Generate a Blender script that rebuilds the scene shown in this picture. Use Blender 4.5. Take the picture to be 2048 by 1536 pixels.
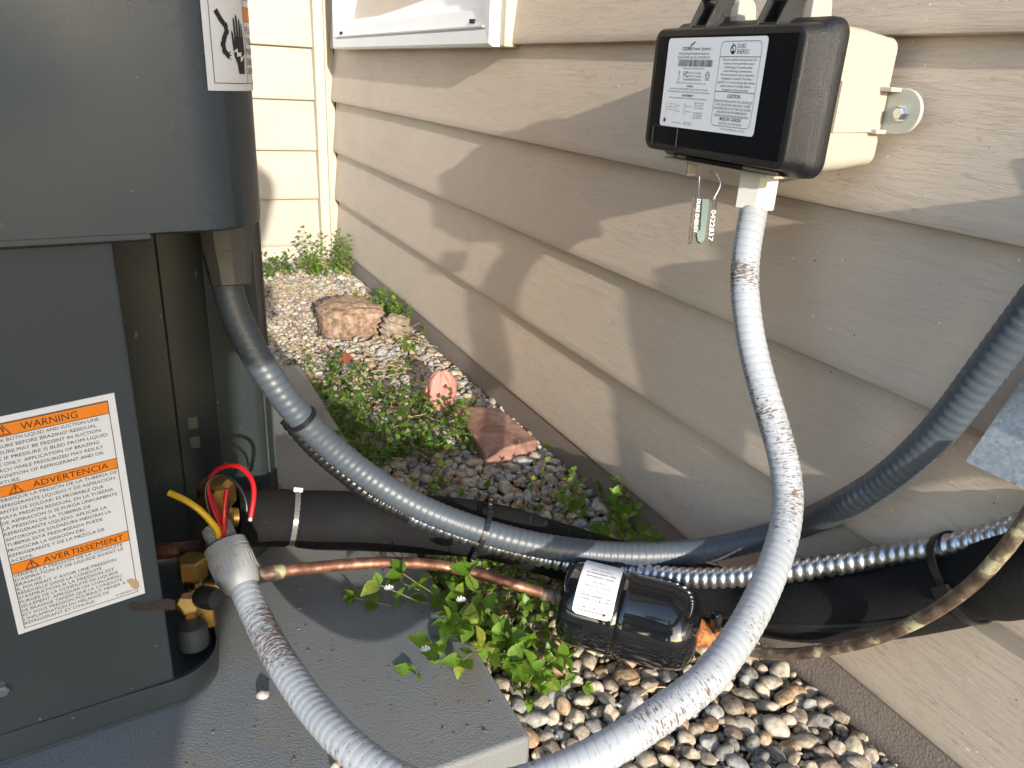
import bpy, math, random
import numpy as np
from mathutils import Vector, Matrix
random.seed(7); np.random.seed(7)
for o in list(bpy.data.objects): bpy.data.objects.remove(o)
scn = bpy.context.scene
COL = scn.collection
CAMZ = 0.5
# ------------------------------------------------------------------ camera
F, YAW, PITCH, ROLL = 1533.4, 0.472679, -0.381108, 0.055464
def cam_axes():
    cy, sy = math.cos(YAW), math.sin(YAW)
    w = np.array([sy*math.cos(PITCH), cy*math.cos(PITCH), math.sin(PITCH)])
    r = np.array([cy, -sy, 0.]); u = np.cross(r, w)
    return r*math.cos(ROLL)+u*math.sin(ROLL), -r*math.sin(ROLL)+u*math.cos(ROLL), w
CR, CU, CW = cam_axes()
cam = bpy.data.cameras.new('camera'); camo = bpy.data.objects.new('camera', cam); COL.objects.link(camo)
cam.sensor_width = 36; cam.lens = F/2048*36; cam.clip_start = 0.01; cam.clip_end = 500
m = Matrix.Identity(4)
for i in range(3):
    m[i][0], m[i][1], m[i][2] = CR[i], CU[i], -CW[i]
m.translation = (0, 0, CAMZ)
camo.matrix_world = m
scn.camera = camo
# ------------------------------------------------------------------ world, sun, exposure
SD = Vector((0.13, 1.0, -0.277)).normalized()          # direction the sunlight travels
SUN_EL = math.asin(-SD.z)
wd = bpy.data.worlds.new('World'); scn.world = wd; wd.use_nodes = True
nt = wd.node_tree; bg = nt.nodes['Background']
sky = nt.nodes.new('ShaderNodeTexSky'); sky.sky_type = 'NISHITA'; sky.sun_disc = False
sky.sun_elevation = SUN_EL
sky.sun_rotation = math.atan2(-SD.x, -SD.y)
sky.dust_density = 0.7; sky.ozone_density = 1.0
nt.links.new(sky.outputs[0], bg.inputs[0]); bg.inputs[1].default_value = 0.15
sun = bpy.data.lights.new('sun', 'SUN'); suno = bpy.data.objects.new('sun', sun); COL.objects.link(suno)
sun.energy = 2.05; sun.angle = math.radians(0.55); sun.color = (1.0, 0.93, 0.80)
suno.rotation_euler = SD.to_track_quat('-Z', 'Y').to_euler(); suno.location = (-1, -5, 3)
scn.view_settings.view_transform = 'Standard'; scn.view_settings.look = 'None'
scn.view_settings.gamma = 1; scn.view_settings.exposure = 1.76
scn.view_settings.use_curve_mapping = False
# ------------------------------------------------------------------ helpers
def ray(px, py): return CW + CR*(px-1024)/F - CU*(py-768)/F
def at(px, py, d=None, x=None, y=None, z=None):
    v = ray(px, py)
    if x is not None: d = x/v[0]
    if y is not None: d = y/v[1]
    if z is not None: d = (z-CAMZ)/v[2]
    return Vector(v*d)+Vector((0, 0, CAMZ))
def proj(p):
    q = np.array(p)-np.array((0, 0, CAMZ)); d = q@CW
    return 1024+F*(q@CR)/d, 768-F*(q@CU)/d, d
def tag(o, label=None, cat=None, group=None, kind=None):
    if label: o['label'] = label
    if cat: o['category'] = cat
    if group: o['group'] = group
    if kind: o['kind'] = kind
    return o
def thing(name, label, cat, loc=(0, 0, 0), group=None):
    o = bpy.data.objects.new(name, None); COL.objects.link(o); o.empty_display_size = .02
    o.location = loc
    return tag(o, label, cat, group)
def par(o, parent):
    if parent is not None:
        o.parent = parent
        o.matrix_parent_inverse = Matrix.Identity(4)
        loc = Vector((0, 0, 0)); q = parent
        while q is not None: loc += q.location; q = q.parent
        o.location = o.location-loc
def mo(name, V, Fc, mat, parent=None, smooth=False, uv=None):
    me = bpy.data.meshes.new(name); me.from_pydata([tuple(v) for v in V], [], [tuple(f) for f in Fc])
    if smooth: me.polygons.foreach_set('use_smooth', [True]*len(me.polygons))
    if uv is not None:
        l = me.uv_layers.new(name='UVMap'); idx = np.zeros(len(me.loops), dtype=np.int32)
        me.loops.foreach_get('vertex_index', idx); U = np.array(uv, dtype=np.float32)[idx]
        l.data.foreach_set('uv', U.ravel())
    me.materials.append(mat); me.update()
    o = bpy.data.objects.new(name, me); COL.objects.link(o); par(o, parent)
    return o
def autosmooth(o, ang=35):
    me = o.data; me.polygons.foreach_set('use_smooth', [True]*len(me.polygons))
    try: me.set_sharp_from_angle(angle=math.radians(ang))
    except Exception: pass
    return o
class MB:
    def __init__(s): s.V = []; s.F = []
    def add(s, V, Fc):
        n = len(s.V); s.V += [Vector(v) for v in V]; s.F += [tuple(i+n for i in f) for f in Fc]; return s
    def box(s, a, b, M=None):
        (x0, y0, z0), (x1, y1, z1) = a, b
        V = [Vector(p) for p in ((x0,y0,z0),(x1,y0,z0),(x1,y1,z0),(x0,y1,z0),(x0,y0,z1),(x1,y0,z1),(x1,y1,z1),(x0,y1,z1))]
        if M is not None: V = [M@v for v in V]
        return s.add(V, [(0,3,2,1),(4,5,6,7),(0,1,5,4),(1,2,6,5),(2,3,7,6),(3,0,4,7)])
    def loft(s, rings, cap=True, closed=True):
        n = len(rings[0]); V = [v for r in rings for v in r]; Fc = []
        for i in range(len(rings)-1):
            for j in range(n if closed else n-1):
                k = (j+1) % n
                Fc.append((i*n+j, i*n+k, (i+1)*n+k, (i+1)*n+j))
        if cap:
            Fc.append(tuple(reversed(range(n)))); Fc.append(tuple(range((len(rings)-1)*n, len(rings)*n)))
        return s.add(V, Fc)
    def build(s, name, mat, parent=None, bevel=0, seg=2, smooth=True, ang=35):
        o = mo(name, s.V, s.F, mat, parent)
        if bevel:
            md = o.modifiers.new('bevel', 'BEVEL'); md.width = bevel; md.segments = seg; md.limit_method = 'ANGLE'
        if smooth: autosmooth(o, ang)
        return o
def frame(d):
    d = Vector(d).normalized(); a = Vector((0, 0, 1)) if abs(d.z) < .9 else Vector((1, 0, 0))
    x = a.cross(d).normalized(); y = d.cross(x); return x, y, d
def lathe(name, A, B, prof, mat, parent=None, seg=32, ang=35, squash=1.0, twist=0, uv=False):
    """prof: list of (t in metres from A towards B, radius)"""
    A = Vector(A); B = Vector(B); x, y, d = frame(B-A); rings = []
    for t, r in prof:
        rings.append([A+d*t+x*(r*math.cos(2*math.pi*k/seg+twist))+y*(r*squash*math.sin(2*math.pi*k/seg+twist)) for k in range(seg)])
    return MB().loft(rings).build(name, mat, parent, ang=ang)
def spline(P, step=.003, radii=None):
    P = [Vector(p) for p in P]; n = len(P); out = []; rr = []
    if radii is None: radii = [1]*n
    for i in range(n-1):
        p0 = P[i-1] if i > 0 else P[0]*2-P[1]; p3 = P[i+2] if i+2 < n else P[-1]*2-P[-2]
        p1, p2 = P[i], P[i+1]; k = max(2, int((p2-p1).length/step))
        for j in range(k):
            t = j/k
            out.append(.5*((2*p1)+(p2-p0)*t+(2*p0-5*p1+4*p2-p3)*t*t+(3*p1-p0-3*p2+p3)*t**3))
            rr.append(radii[i]*(1-t)+radii[i+1]*t)
    out.append(P[-1]); rr.append(radii[-1])
    return out, rr
def smooth_path(C, it=10):
    for _ in range(it):
        C = [C[0]]+[(C[i-1]+C[i]*2+C[i+1])/4 for i in range(1, len(C)-1)]+[C[-1]]
    return C
def frames(C):
    T = []
    for i in range(len(C)):
        T.append((C[min(i+1, len(C)-1)]-C[max(i-1, 0)]).normalized())
    x, y, d = frame(T[0]); X = [x]
    for i in range(1, len(C)):
        v = X[-1]-T[i]*X[-1].dot(T[i]); X.append(v.normalized())
    Y = [T[i].cross(X[i]) for i in range(len(C))]
    S = [0]
    for i in range(1, len(C)): S.append(S[-1]+(C[i]-C[i-1]).length)
    return T, X, Y, S
def tube(name, P, r, mat, parent=None, seg=16, step=.003, rfun=None, radii=None, cap=True, ret=False, smoothit=0, ang=60):
    C, rr = spline(P, step, radii)
    if smoothit: C = smooth_path(C, smoothit)
    T, X, Y, S = frames(C); V = []; UV = []; Fc = []
    for i, c in enumerate(C):
        for k in range(seg+1):
            a = 2*math.pi*k/seg; R = r*rr[i]*(rfun(S[i], a) if rfun else 1)
            V.append(c+X[i]*(R*math.cos(a))+Y[i]*(R*math.sin(a))); UV.append((k/seg, S[i]))
    n = seg+1
    for i in range(len(C)-1):
        for k in range(seg): Fc.append((i*n+k, i*n+k+1, (i+1)*n+k+1, (i+1)*n+k))
    if cap:
        Fc.append(tuple(reversed(range(seg)))); Fc.append(tuple((len(C)-1)*n+k for k in range(seg)))
    o = mo(name, V, Fc, mat, parent, uv=UV); autosmooth(o, ang)
    return (o, C, T, X, Y, S) if ret else o
def rrect(w, h, r, n=6):
    out = []
    for cx, cy, a0 in ((w/2-r, h/2-r, 0), (-w/2+r, h/2-r, 90), (-w/2+r, -h/2+r, 180), (w/2-r, -h/2+r, 270)):
        for k in range(n+1):
            a = math.radians(a0+90*k/n); out.append((cx+r*math.cos(a), cy+r*math.sin(a)))
    return out
# ------------------------------------------------------------------ materials
def M_(name, col=(.5,.5,.5), rough=.5, metal=0, spec=.5, alpha=1, trans=0, coat=0):
    mt = bpy.data.materials.new(name); mt.use_nodes = True; b = mt.node_tree.nodes['Principled BSDF']
    b.inputs['Base Color'].default_value = (*col, 1); b.inputs['Roughness'].default_value = rough
    b.inputs['Metallic'].default_value = metal; b.inputs['Specular IOR Level'].default_value = spec
    b.inputs['Transmission Weight'].default_value = trans; b.inputs['Coat Weight'].default_value = coat
    b.inputs['Coat Roughness'].default_value = .08
    return mt
class N:
    def __init__(s, mt): s.t = mt.node_tree; s.b = s.t.nodes['Principled BSDF']
    def n(s, typ, **kw):
        x = s.t.nodes.new(typ)
        for k, v in kw.items():
            if k.startswith('i_'): x.inputs[k[2:].replace('_', ' ')].default_value = v
            else: setattr(x, k, v)
        return x
    def l(s, a, b): s.t.links.new(a, b)
    def coord(s, scale=(1,1,1), kind='Object'):
        c = s.n('ShaderNodeTexCoord'); mp = s.n('ShaderNodeMapping'); mp.inputs['Scale'].default_value = scale
        s.l(c.outputs[kind], mp.inputs[0]); return mp.outputs[0]
    def noise(s, vec, scale=5, detail=4, rough=.5, dist=0):
        x = s.n('ShaderNodeTexNoise'); x.inputs['Scale'].default_value = scale; x.inputs['Detail'].default_value = detail
        x.inputs['Roughness'].default_value = rough; x.inputs['Distortion'].default_value = dist
        s.l(vec, x.inputs['Vector']); return x.outputs[0]
    def ramp(s, fac, stops, interp='LINEAR'):
        x = s.n('ShaderNodeValToRGB'); x.color_ramp.interpolation = interp; e = x.color_ramp.elements
        while len(e) > len(stops): e.remove(e[-1])
        while len(e) < len(stops): e.new(.5)
        for a, (p, c) in zip(e, stops): a.position = p; a.color = (*c, 1) if len(c) == 3 else c
        s.l(fac, x.inputs[0]); return x.outputs[0]
    def mix(s, fac, a, b, mode='MIX'):
        x = s.n('ShaderNodeMix'); x.data_type = 'RGBA'; x.blend_type = mode
        for v, i in ((fac, 0), (a, 6), (b, 7)):
            if hasattr(v, 'is_linked') or hasattr(v, 'links'): s.l(v, x.inputs[i])
            else: x.inputs[i].default_value = v if i == 0 else (*v, 1)
        return x.outputs[2]
    def math(s, op, a, b=0, c=None):
        x = s.n('ShaderNodeMath'); x.operation = op
        for i, v in enumerate((a, b)+((c,) if c is not None else ())):
            if hasattr(v, 'links'): s.l(v, x.inputs[i])
            else: x.inputs[i].default_value = v
        return x.outputs[0]
    def bump(s, h, strength=.3, dist=.001, prev=None):
        x = s.n('ShaderNodeBump'); x.inputs['Strength'].default_value = strength; x.inputs['Distance'].default_value = dist
        s.l(h, x.inputs['Height'])
        if prev is not None: s.l(prev, x.inputs['Normal'])
        s.l(x.outputs[0], s.b.inputs['Normal']); return x.outputs[0]
    def col(s, c): s.l(c, s.b.inputs['Base Color'])
    def rough(s, c): s.l(c, s.b.inputs['Roughness'])
W_, K_ = (1,1,1), (0,0,0)
def speckled(name, col, rough, dirt=(.35,.3,.25), amount=.62, scale=90, var=.15, bump=.0, bscale=300, metal=0, bdist=.0005, spec=.5, coat=0, patch=None):
    mt = M_(name, col, rough, metal, spec, coat=coat); k = N(mt); v = k.coord()
    n1 = k.noise(v, 9, 5); c = k.mix(n1, tuple(x*(1-var) for x in col), tuple(min(1, x*(1+var)) for x in col))
    n2 = k.noise(v, scale, 2, .6); sp = k.ramp(n2, [(amount, K_), (amount+.03, W_)]); c = k.mix(sp, c, dirt)
    k.col(c)
    if bump: k.bump(k.noise(v, bscale, 3), bump, bdist)
    n3 = k.noise(v, 22, 4); k.rough(k.ramp(n3, [(.3, (rough*.85,)*3), (.7, (min(1, rough*1.2),)*3)]))
    return mt
def siding_mat(name, axis, col, bs=.42):
    mt = M_(name, col, .48, spec=.4); k = N(mt)
    sc = (1, 13, 210) if axis == 'y' else (13, 1, 210)
    v = k.coord(sc); n = k.noise(v, 1.0, 5, .55, .5)
    a = k.math('ABSOLUTE', k.math('SUBTRACT', n, .5))
    ln = k.ramp(a, [(0, K_), (.016, W_)])
    v2 = k.coord((1, 26, 330) if axis == 'y' else (26, 1, 330)); n2 = k.noise(v2, 1.0, 3, .6)
    b2 = k.ramp(k.math('ABSOLUTE', k.math('SUBTRACT', n2, .45)), [(0, K_), (.05, W_)])
    h = k.math('ADD', k.math('MULTIPLY', ln, 1.0), k.math('MULTIPLY', b2, .45))
    h = k.math('ADD', h, k.math('MULTIPLY', n, .5))
    k.bump(h, bs, .0007)
    vv = k.coord(); big = k.noise(vv, 3.0, 4)
    c = k.mix(big, tuple(x*.93 for x in col), tuple(x*1.05 for x in col)); c = k.mix(k.math('MULTIPLY', k.math('SUBTRACT', 1.0, ln), .16), c, tuple(x*.5 for x in col))
    dn = k.noise(vv, 160, 2, .7); c = k.mix(k.ramp(dn, [(.74, K_), (.76, W_)]), c, (.12, .10, .08))
    dn2 = k.noise(vv, 210, 1, .5); c = k.mix(k.ramp(dn2, [(.77, K_), (.79, W_)]), c, (.75, .68, .5))
    # splashed soil low on the wall
    sp = k.n('ShaderNodeSeparateXYZ'); tc = k.n('ShaderNodeTexCoord'); k.l(tc.outputs['Object'], sp.inputs[0])
    low = k.ramp(sp.outputs[2], [(.03, W_), (.30, K_)])
    dd = k.math('MULTIPLY', low, k.ramp(k.noise(vv, 85, 5, .75), [(.54, K_), (.76, (.55,.55,.55))]))
    c = k.mix(dd, c, (.30, .25, .19)); k.col(c)
    k.rough(k.ramp(k.noise(vv, 14, 4), [(.3, (.42,)*3), (.7, (.58,)*3)]))
    return mt
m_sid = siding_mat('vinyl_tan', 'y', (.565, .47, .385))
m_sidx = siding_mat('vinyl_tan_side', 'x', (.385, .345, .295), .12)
m_trim = speckled('trim_tan', (.50, .44, .35), .5, amount=.75, bump=.2)
m_white = speckled('white_vinyl', (.78, .79, .82), .35, dirt=(.4,.38,.34), amount=.74, var=.05)
m_white2 = speckled('white_vinyl_dusty', (.60, .60, .61), .45, dirt=(.35,.33,.3), amount=.70, var=.12)
m_glass = M_('window_glass', (.03, .035, .04), .06, spec=.8)
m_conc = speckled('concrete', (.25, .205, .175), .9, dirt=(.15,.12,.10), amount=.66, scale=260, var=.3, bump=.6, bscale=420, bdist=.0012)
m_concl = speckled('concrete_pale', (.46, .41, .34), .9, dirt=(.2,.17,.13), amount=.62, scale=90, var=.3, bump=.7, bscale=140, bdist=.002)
m_dark = M_('void_black', (.012, .012, .012), .9)
def ac_mat(name, col, rough, bs=.12):
    mt = M_(name, col, rough, spec=.5); k = N(mt); v = k.coord()
    c = k.mix(k.noise(v, 6, 5), tuple(x*.85 for x in col), tuple(x*1.18 for x in col))
    c = k.mix(k.ramp(k.noise(v, 190, 1), [(.79, K_), (.81, (.7,.7,.7))]), c, (.25, .27, .28))
    sv = k.coord((1, 1, .35)); c = k.mix(k.ramp(k.noise(sv, 95, 2), [(.735, K_), (.76, (.6,.6,.6))]), c, (.19, .21, .21))
    k.col(c)
    r = k.noise(v, 12, 5); k.rough(k.ramp(r, [(.3, (rough*.8,)*3), (.7, (min(1, rough*1.4),)*3)]))
    k.bump(k.math('ADD', k.noise(v, 30, 1), k.math('MULTIPLY', k.noise(v, 500, 2), .3)), bs, .0006)
    return mt
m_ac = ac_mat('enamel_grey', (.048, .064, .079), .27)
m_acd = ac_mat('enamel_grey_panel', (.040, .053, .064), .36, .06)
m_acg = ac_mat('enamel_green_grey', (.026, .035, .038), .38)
m_foam = speckled('foam_black', (.008, .008, .009), .85, dirt=(.05,.05,.05), amount=.72, scale=400, var=.3, bump=.55, bscale=550, bdist=.0008, spec=.2)
m_tie = speckled('nylon_black', (.012, .012, .013), .35, amount=.8)
m_tiew = M_('nylon_clear', (.13, .13, .125), .3)
m_brass = speckled('brass', (.42, .27, .08), .38, dirt=(.10,.06,.03), amount=.60, scale=60, var=.3, bump=.2, metal=.85)
m_bolt = speckled('zinc', (.62, .65, .68), .28, metal=1, amount=.8)
m_galv = M_('galvanised', (.42, .50, .58), .38, metal=.6); k = N(m_galv); v = k.coord()
vo = k.n('ShaderNodeTexVoronoi'); vo.inputs['Scale'].default_value = 420; k.l(v, vo.inputs['Vector'])
c = k.mix(vo.outputs['Color'], (.36,.40,.43), (.60,.64,.67)); c = k.mix(k.ramp(k.noise(v, 38, 3), [(.66, K_), (.70, W_)]), c, (.36,.20,.07)); k.col(c)
def conduit_mat(name, col, wear, amt, pitch=.0062, rough=.38, zones=None):
    mt = M_(name, col, rough, spec=.5); k = N(mt); uv = k.n('ShaderNodeUVMap'); sp = k.n('ShaderNodeSeparateXYZ'); k.l(uv.outputs[0], sp.inputs[0])
    v = k.coord(); c = k.mix(k.noise(v, 30, 4), tuple(x*.82 for x in col), tuple(min(1, x*1.12) for x in col))
    cm = k.n('ShaderNodeCombineXYZ'); k.l(k.math('MULTIPLY', sp.outputs[0], 13), cm.inputs[0]); k.l(k.math('MULTIPLY', sp.outputs[1], 620), cm.inputs[1])
    st = k.noise(cm.outputs[0], 1.0, 5, .7)
    big = k.noise(v, 13, 4, .6)
    f = k.math('ADD', st, k.math('MULTIPLY', k.math('SUBTRACT', big, .5), .8))
    if zones: f = k.math('ADD', f, k.math('MULTIPLY', k.math('SUBTRACT', k.ramp(sp.outputs[1], zones), .5), .5))
    f = k.ramp(f, [(amt, K_), (amt+.035, W_)]); c = k.mix(f, c, wear)
    # dark line of each wrap
    ph = k.math('FRACT', k.math('ADD', k.math('DIVIDE', sp.outputs[1], pitch), sp.outputs[0]))
    ln = k.ramp(ph, [(0, W_), (.07, K_), (.94, K_), (1, W_)]); c = k.mix(k.math('MULTIPLY', ln, .55), c, tuple(x*.35 for x in col))
    k.col(c); k.rough(k.ramp(f, [(0, (rough,)*3), (1, (.8,)*3)])); k.bump(k.noise(v, 260, 3), .15, .0006)
    return mt
m_wcon = conduit_mat('conduit_pale', (.335, .36, .40), (.12, .08, .06), .595, zones=[(0, (.1,)*3), (.035, (.2,)*3), (.06, (.80,)*3), (.10, (.58,)*3), (.16, (.60,)*3), (.26, (.55,)*3), (.34, (.46,)*3), (.50, (.46,)*3), (.62, (.58,)*3), (.84, (.60,)*3), (.93, (.55,)*3)])
m_gcon = conduit_mat('conduit_grey', (.062, .077, .098), (.09, .09, .10), .86, rough=.42)
m_pvc = speckled('pvc_grey', (.25, .26, .27), .45, dirt=(.2,.18,.16), amount=.68, var=.12, bump=.1)
m_pvcd = speckled('pvc_dark', (.075, .08, .078), .5, amount=.76, var=.15, bump=.1)
m_hexp = speckled('pvc_pale', (.55, .56, .53), .45, amount=.75, var=.08)
m_beige = speckled('beige_plastic', (.40, .37, .305), .45, dirt=(.35,.3,.22), amount=.72, scale=70, var=.06, bump=.1)
m_beiged = speckled('grey_beige_plastic', (.40, .40, .35), .45, amount=.78, var=.06)
m_blk = speckled('black_plastic', (.005, .006, .008), .32, spec=.22, dirt=(.25,.25,.25), amount=.80, scale=170, var=.2)
m_blkr = speckled('black_plastic_textured', (.010, .010, .011), .33, dirt=(.2,.2,.2), amount=.80, scale=170, bump=.9, bscale=1500, bdist=.0006)
m_gloss = M_('gloss_black_paint', (.006, .007, .009), .06, spec=.6, coat=.5); k = N(m_gloss)
k.bump(k.noise(k.coord(), 40, 2), .12, .002)
m_paper = speckled('label_paper', (.74, .76, .80), .35, dirt=(.6,.6,.6), amount=.8, var=.03)
m_ink = M_('ink_black', (.02, .02, .025), .5)
m_orange = M_('ink_orange', (.85, .24, .01), .45)
m_ink2 = M_('ink_faded', (.09, .085, .09), .6)
m_torn = M_('torn_paper', (.50, .36, .20), .8)
m_red = M_('wire_red', (.42, .01, .015), .25); m_wblk = M_('wire_black', (.012,.012,.013), .3); m_yel = speckled('wire_yellow', (.55, .36, .01), .35, dirt=(.1,.07,.01), amount=.72, var=.12)
m_cop = M_('copper', (.55, .26, .15), .48, metal=.8); k = N(m_cop); v = k.coord(); n = k.noise(v, 55, 5, .65)
k.col(k.ramp(n, [(.30, (.07,.04,.03)), (.48, (.20,.095,.065)), (.60, (.38,.19,.125)), (.74, (.60,.36,.24))])); k.rough(k.ramp(n, [(.3, (.7,)*3), (.7, (.42,)*3)]))
m_copd = M_('copper_tarnished', (.16, .10, .07), .5, metal=.7); k = N(m_copd); v = k.coord(); n = k.noise(v, 42, 5, .65)
k.col(k.ramp(n, [(.30, (.06,.042,.035)), (.44, (.15,.105,.08)), (.52, (.24,.19,.14)), (.57, (.52,.48,.30)), (.70, (.45,.52,.42))])); k.rough(k.ramp(n, [(.4, (.4,)*3), (.65, (.8,)*3)])); k.bump(n, .4, .0006)
m_rust = speckled('rust', (.42, .14, .035), .7, dirt=(.2,.08,.03), amount=.5, scale=200, var=.5, bump=.6, metal=.3)
m_flex = M_('aluminium_flex', (.55, .57, .61), .36, metal=1)
m_green = M_('seal_green', (.002, .055, .038), .35)
m_clear = M_('clear_plastic', (.97, .98, .98), .05, trans=1.0); m_clear.node_tree.nodes['Principled BSDF'].inputs['IOR'].default_value = 1.12
m_wink = M_('ink_white', (.8,.8,.8), .5)
# pad: moulded plastic with leather grain
m_pad = M_('pad_plastic', (.13, .14, .145), .5, spec=.5); k = N(m_pad); v = k.coord()
vo = k.n('ShaderNodeTexVoronoi'); vo.feature = 'SMOOTH_F1'; vo.inputs['Scale'].default_value = 800; k.l(v, vo.inputs['Vector'])
k.bump(k.math('ADD', vo.outputs[0], k.noise(v, 800, 3, .6)), .6, .0006)
c = k.mix(k.noise(v, 8, 5), (.13,.14,.15), (.19,.198,.206)); d = k.ramp(k.noise(v, 11, 5, .65), [(.56, K_), (.72, (.85,.85,.85))])
c = k.mix(d, c, (.19, .155, .115)); c = k.mix(k.ramp(k.noise(v, 230, 1), [(.76, K_), (.78, W_)]), c, (.04,.03,.025)); k.col(c)
k.rough(k.ramp(k.noise(v, 9, 4), [(.3, (.42,)*3), (.7, (.62,)*3)]))
def soil(name, a, b, s=60, bd=.004):
    mt = M_(name, a, .95); k = N(mt); v = k.coord(); k.col(k.mix(k.noise(v, s, 6, .7), a, b)); k.bump(k.noise(v, s*2, 5), .8, bd); return mt
m_soil = soil('damp_soil', (.06,.045,.035), (.17,.13,.10))
m_lawn = soil('bare_ground', (.11,.10,.095), (.21,.195,.185), 25, .02)
# pebbles
m_peb = M_('pebble', (.4,.36,.3), .72, spec=.35); k = N(m_peb)
at_ = k.n('ShaderNodeAttribute'); at_.attribute_name = 'rnd'; oi = k.n('ShaderNodeObjectInfo')
rn = k.math('FRACT', k.math('ADD', at_.outputs['Fac'], k.math('MULTIPLY', oi.outputs['Random'], 7.31)))
base = k.ramp(rn, [(0, (.42,.355,.27)), (.16, (.48,.41,.325)), (.30, (.35,.285,.225)), (.42, (.52,.465,.38)), (.52, (.30,.17,.08)), (.60, (.42,.27,.14)), (.68, (.16,.15,.145)), (.76, (.33,.33,.34)), (.86, (.24,.17,.125)), (.94, (.42,.42,.43))], 'CONSTANT')
v = k.coord(); geo = k.n('ShaderNodeNewGeometry'); nn = k.noise(geo.outputs['Position'], 180, 5, .65)
c = k.mix(k.ramp(nn, [(.35, K_), (.65, W_)]), base, base); dk = k.mix(1.0, base, (.62,.58,.52), 'MULTIPLY'); lt = k.mix(.25, base, (.72,.68,.6))
c = k.mix(k.ramp(nn, [(.36, K_), (.62, W_)]), dk, lt); n4 = k.noise(geo.outputs['Position'], 520, 3, .7); c = k.mix(k.ramp(n4, [(.66, K_), (.72, (.7,.7,.7))]), c, (.14,.10,.075)); k.col(c)
k.bump(k.math('ADD', nn, k.math('MULTIPLY', n4, .5)), .45, .0014)
def rock_mat(name, cols, s=45):
    mt = M_(name, cols[0], .9); k = N(mt); v = k.coord(); n = k.noise(v, s, 6, .7)
    k.col(k.ramp(n, [(.30+.4*i/(len(cols)-1), c) for i, c in enumerate(cols)])); k.bump(k.noise(v, s*2.2, 6, .75), 1.0, .005); return mt
m_rock = rock_mat('pink_rock', [(.07,.055,.03), (.20,.14,.07), (.34,.22,.15), (.48,.32,.25), (.55,.42,.34)], 75)
m_rock2 = rock_mat('brown_rock', [(.16,.11,.08), (.36,.28,.21), (.52,.44,.35)], 60)
m_brick = M_('clay_brick', (.36,.15,.10), .8); k = N(m_brick); v = k.coord((1, 1, 1)); n = k.noise(v, 26, 6, .65, .8)
k.col(k.ramp(n, [(.3, (.17,.085,.065)), (.5, (.31,.17,.13)), (.7, (.46,.31,.25))])); k.bump(k.noise(v, 130, 5), .6, .002)
m_bag = M_('pink_film', (.80, .42, .36), .18, trans=.45); m_bag.node_tree.nodes['Principled BSDF'].inputs['IOR'].default_value = 1.15
def leaf_mat(name, a, b):
    mt = M_(name, a, .42, spec=.4); k = N(mt); at2 = k.n('ShaderNodeAttribute'); at2.attribute_name = 'rnd'; oi = k.n('ShaderNodeObjectInfo')
    rn = k.math('FRACT', k.math('ADD', at2.outputs['Fac'], k.math('MULTIPLY', oi.outputs['Random'], 5.7))); c = k.mix(rn, a, b); c = k.mix(k.ramp(rn, [(.90, K_), (.96, (.7,.7,.7))]), c, (.34,.30,.06)); gp_ = k.n('ShaderNodeNewGeometry'); nz = k.noise(gp_.outputs['Position'], 260, 4, .6); c = k.mix(k.ramp(nz, [(.35, K_), (.7, (.6,.6,.6))]), c, tuple(x*.55 for x in a)); k.col(c); k.bump(nz, .3, .0008)
    tr = k.n('ShaderNodeBsdfTranslucent'); k.l(k.mix(.5, c, (.30,.50,.04)), tr.inputs[0]); mx = k.n('ShaderNodeMixShader'); mx.inputs[0].default_value = .35
    out = mt.node_tree.nodes['Material Output']; k.l(k.b.outputs[0], mx.inputs[1]); k.l(tr.outputs[0], mx.inputs[2]); k.l(mx.outputs[0], out.inputs[0]); return mt
m_leaf = leaf_mat('leaf_green', (.055,.13,.015), (.13,.26,.035))
m_leafb = leaf_mat('leaf_bright', (.10,.20,.02), (.22,.36,.05))
m_stem = M_('stem', (.17,.17,.06), .6); m_straw = M_('dry_straw', (.42,.32,.17), .8); m_petal = M_('petal', (.75,.75,.72), .6)
m_deadleaf = M_('dead_leaf', (.20,.05,.025), .7)
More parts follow.
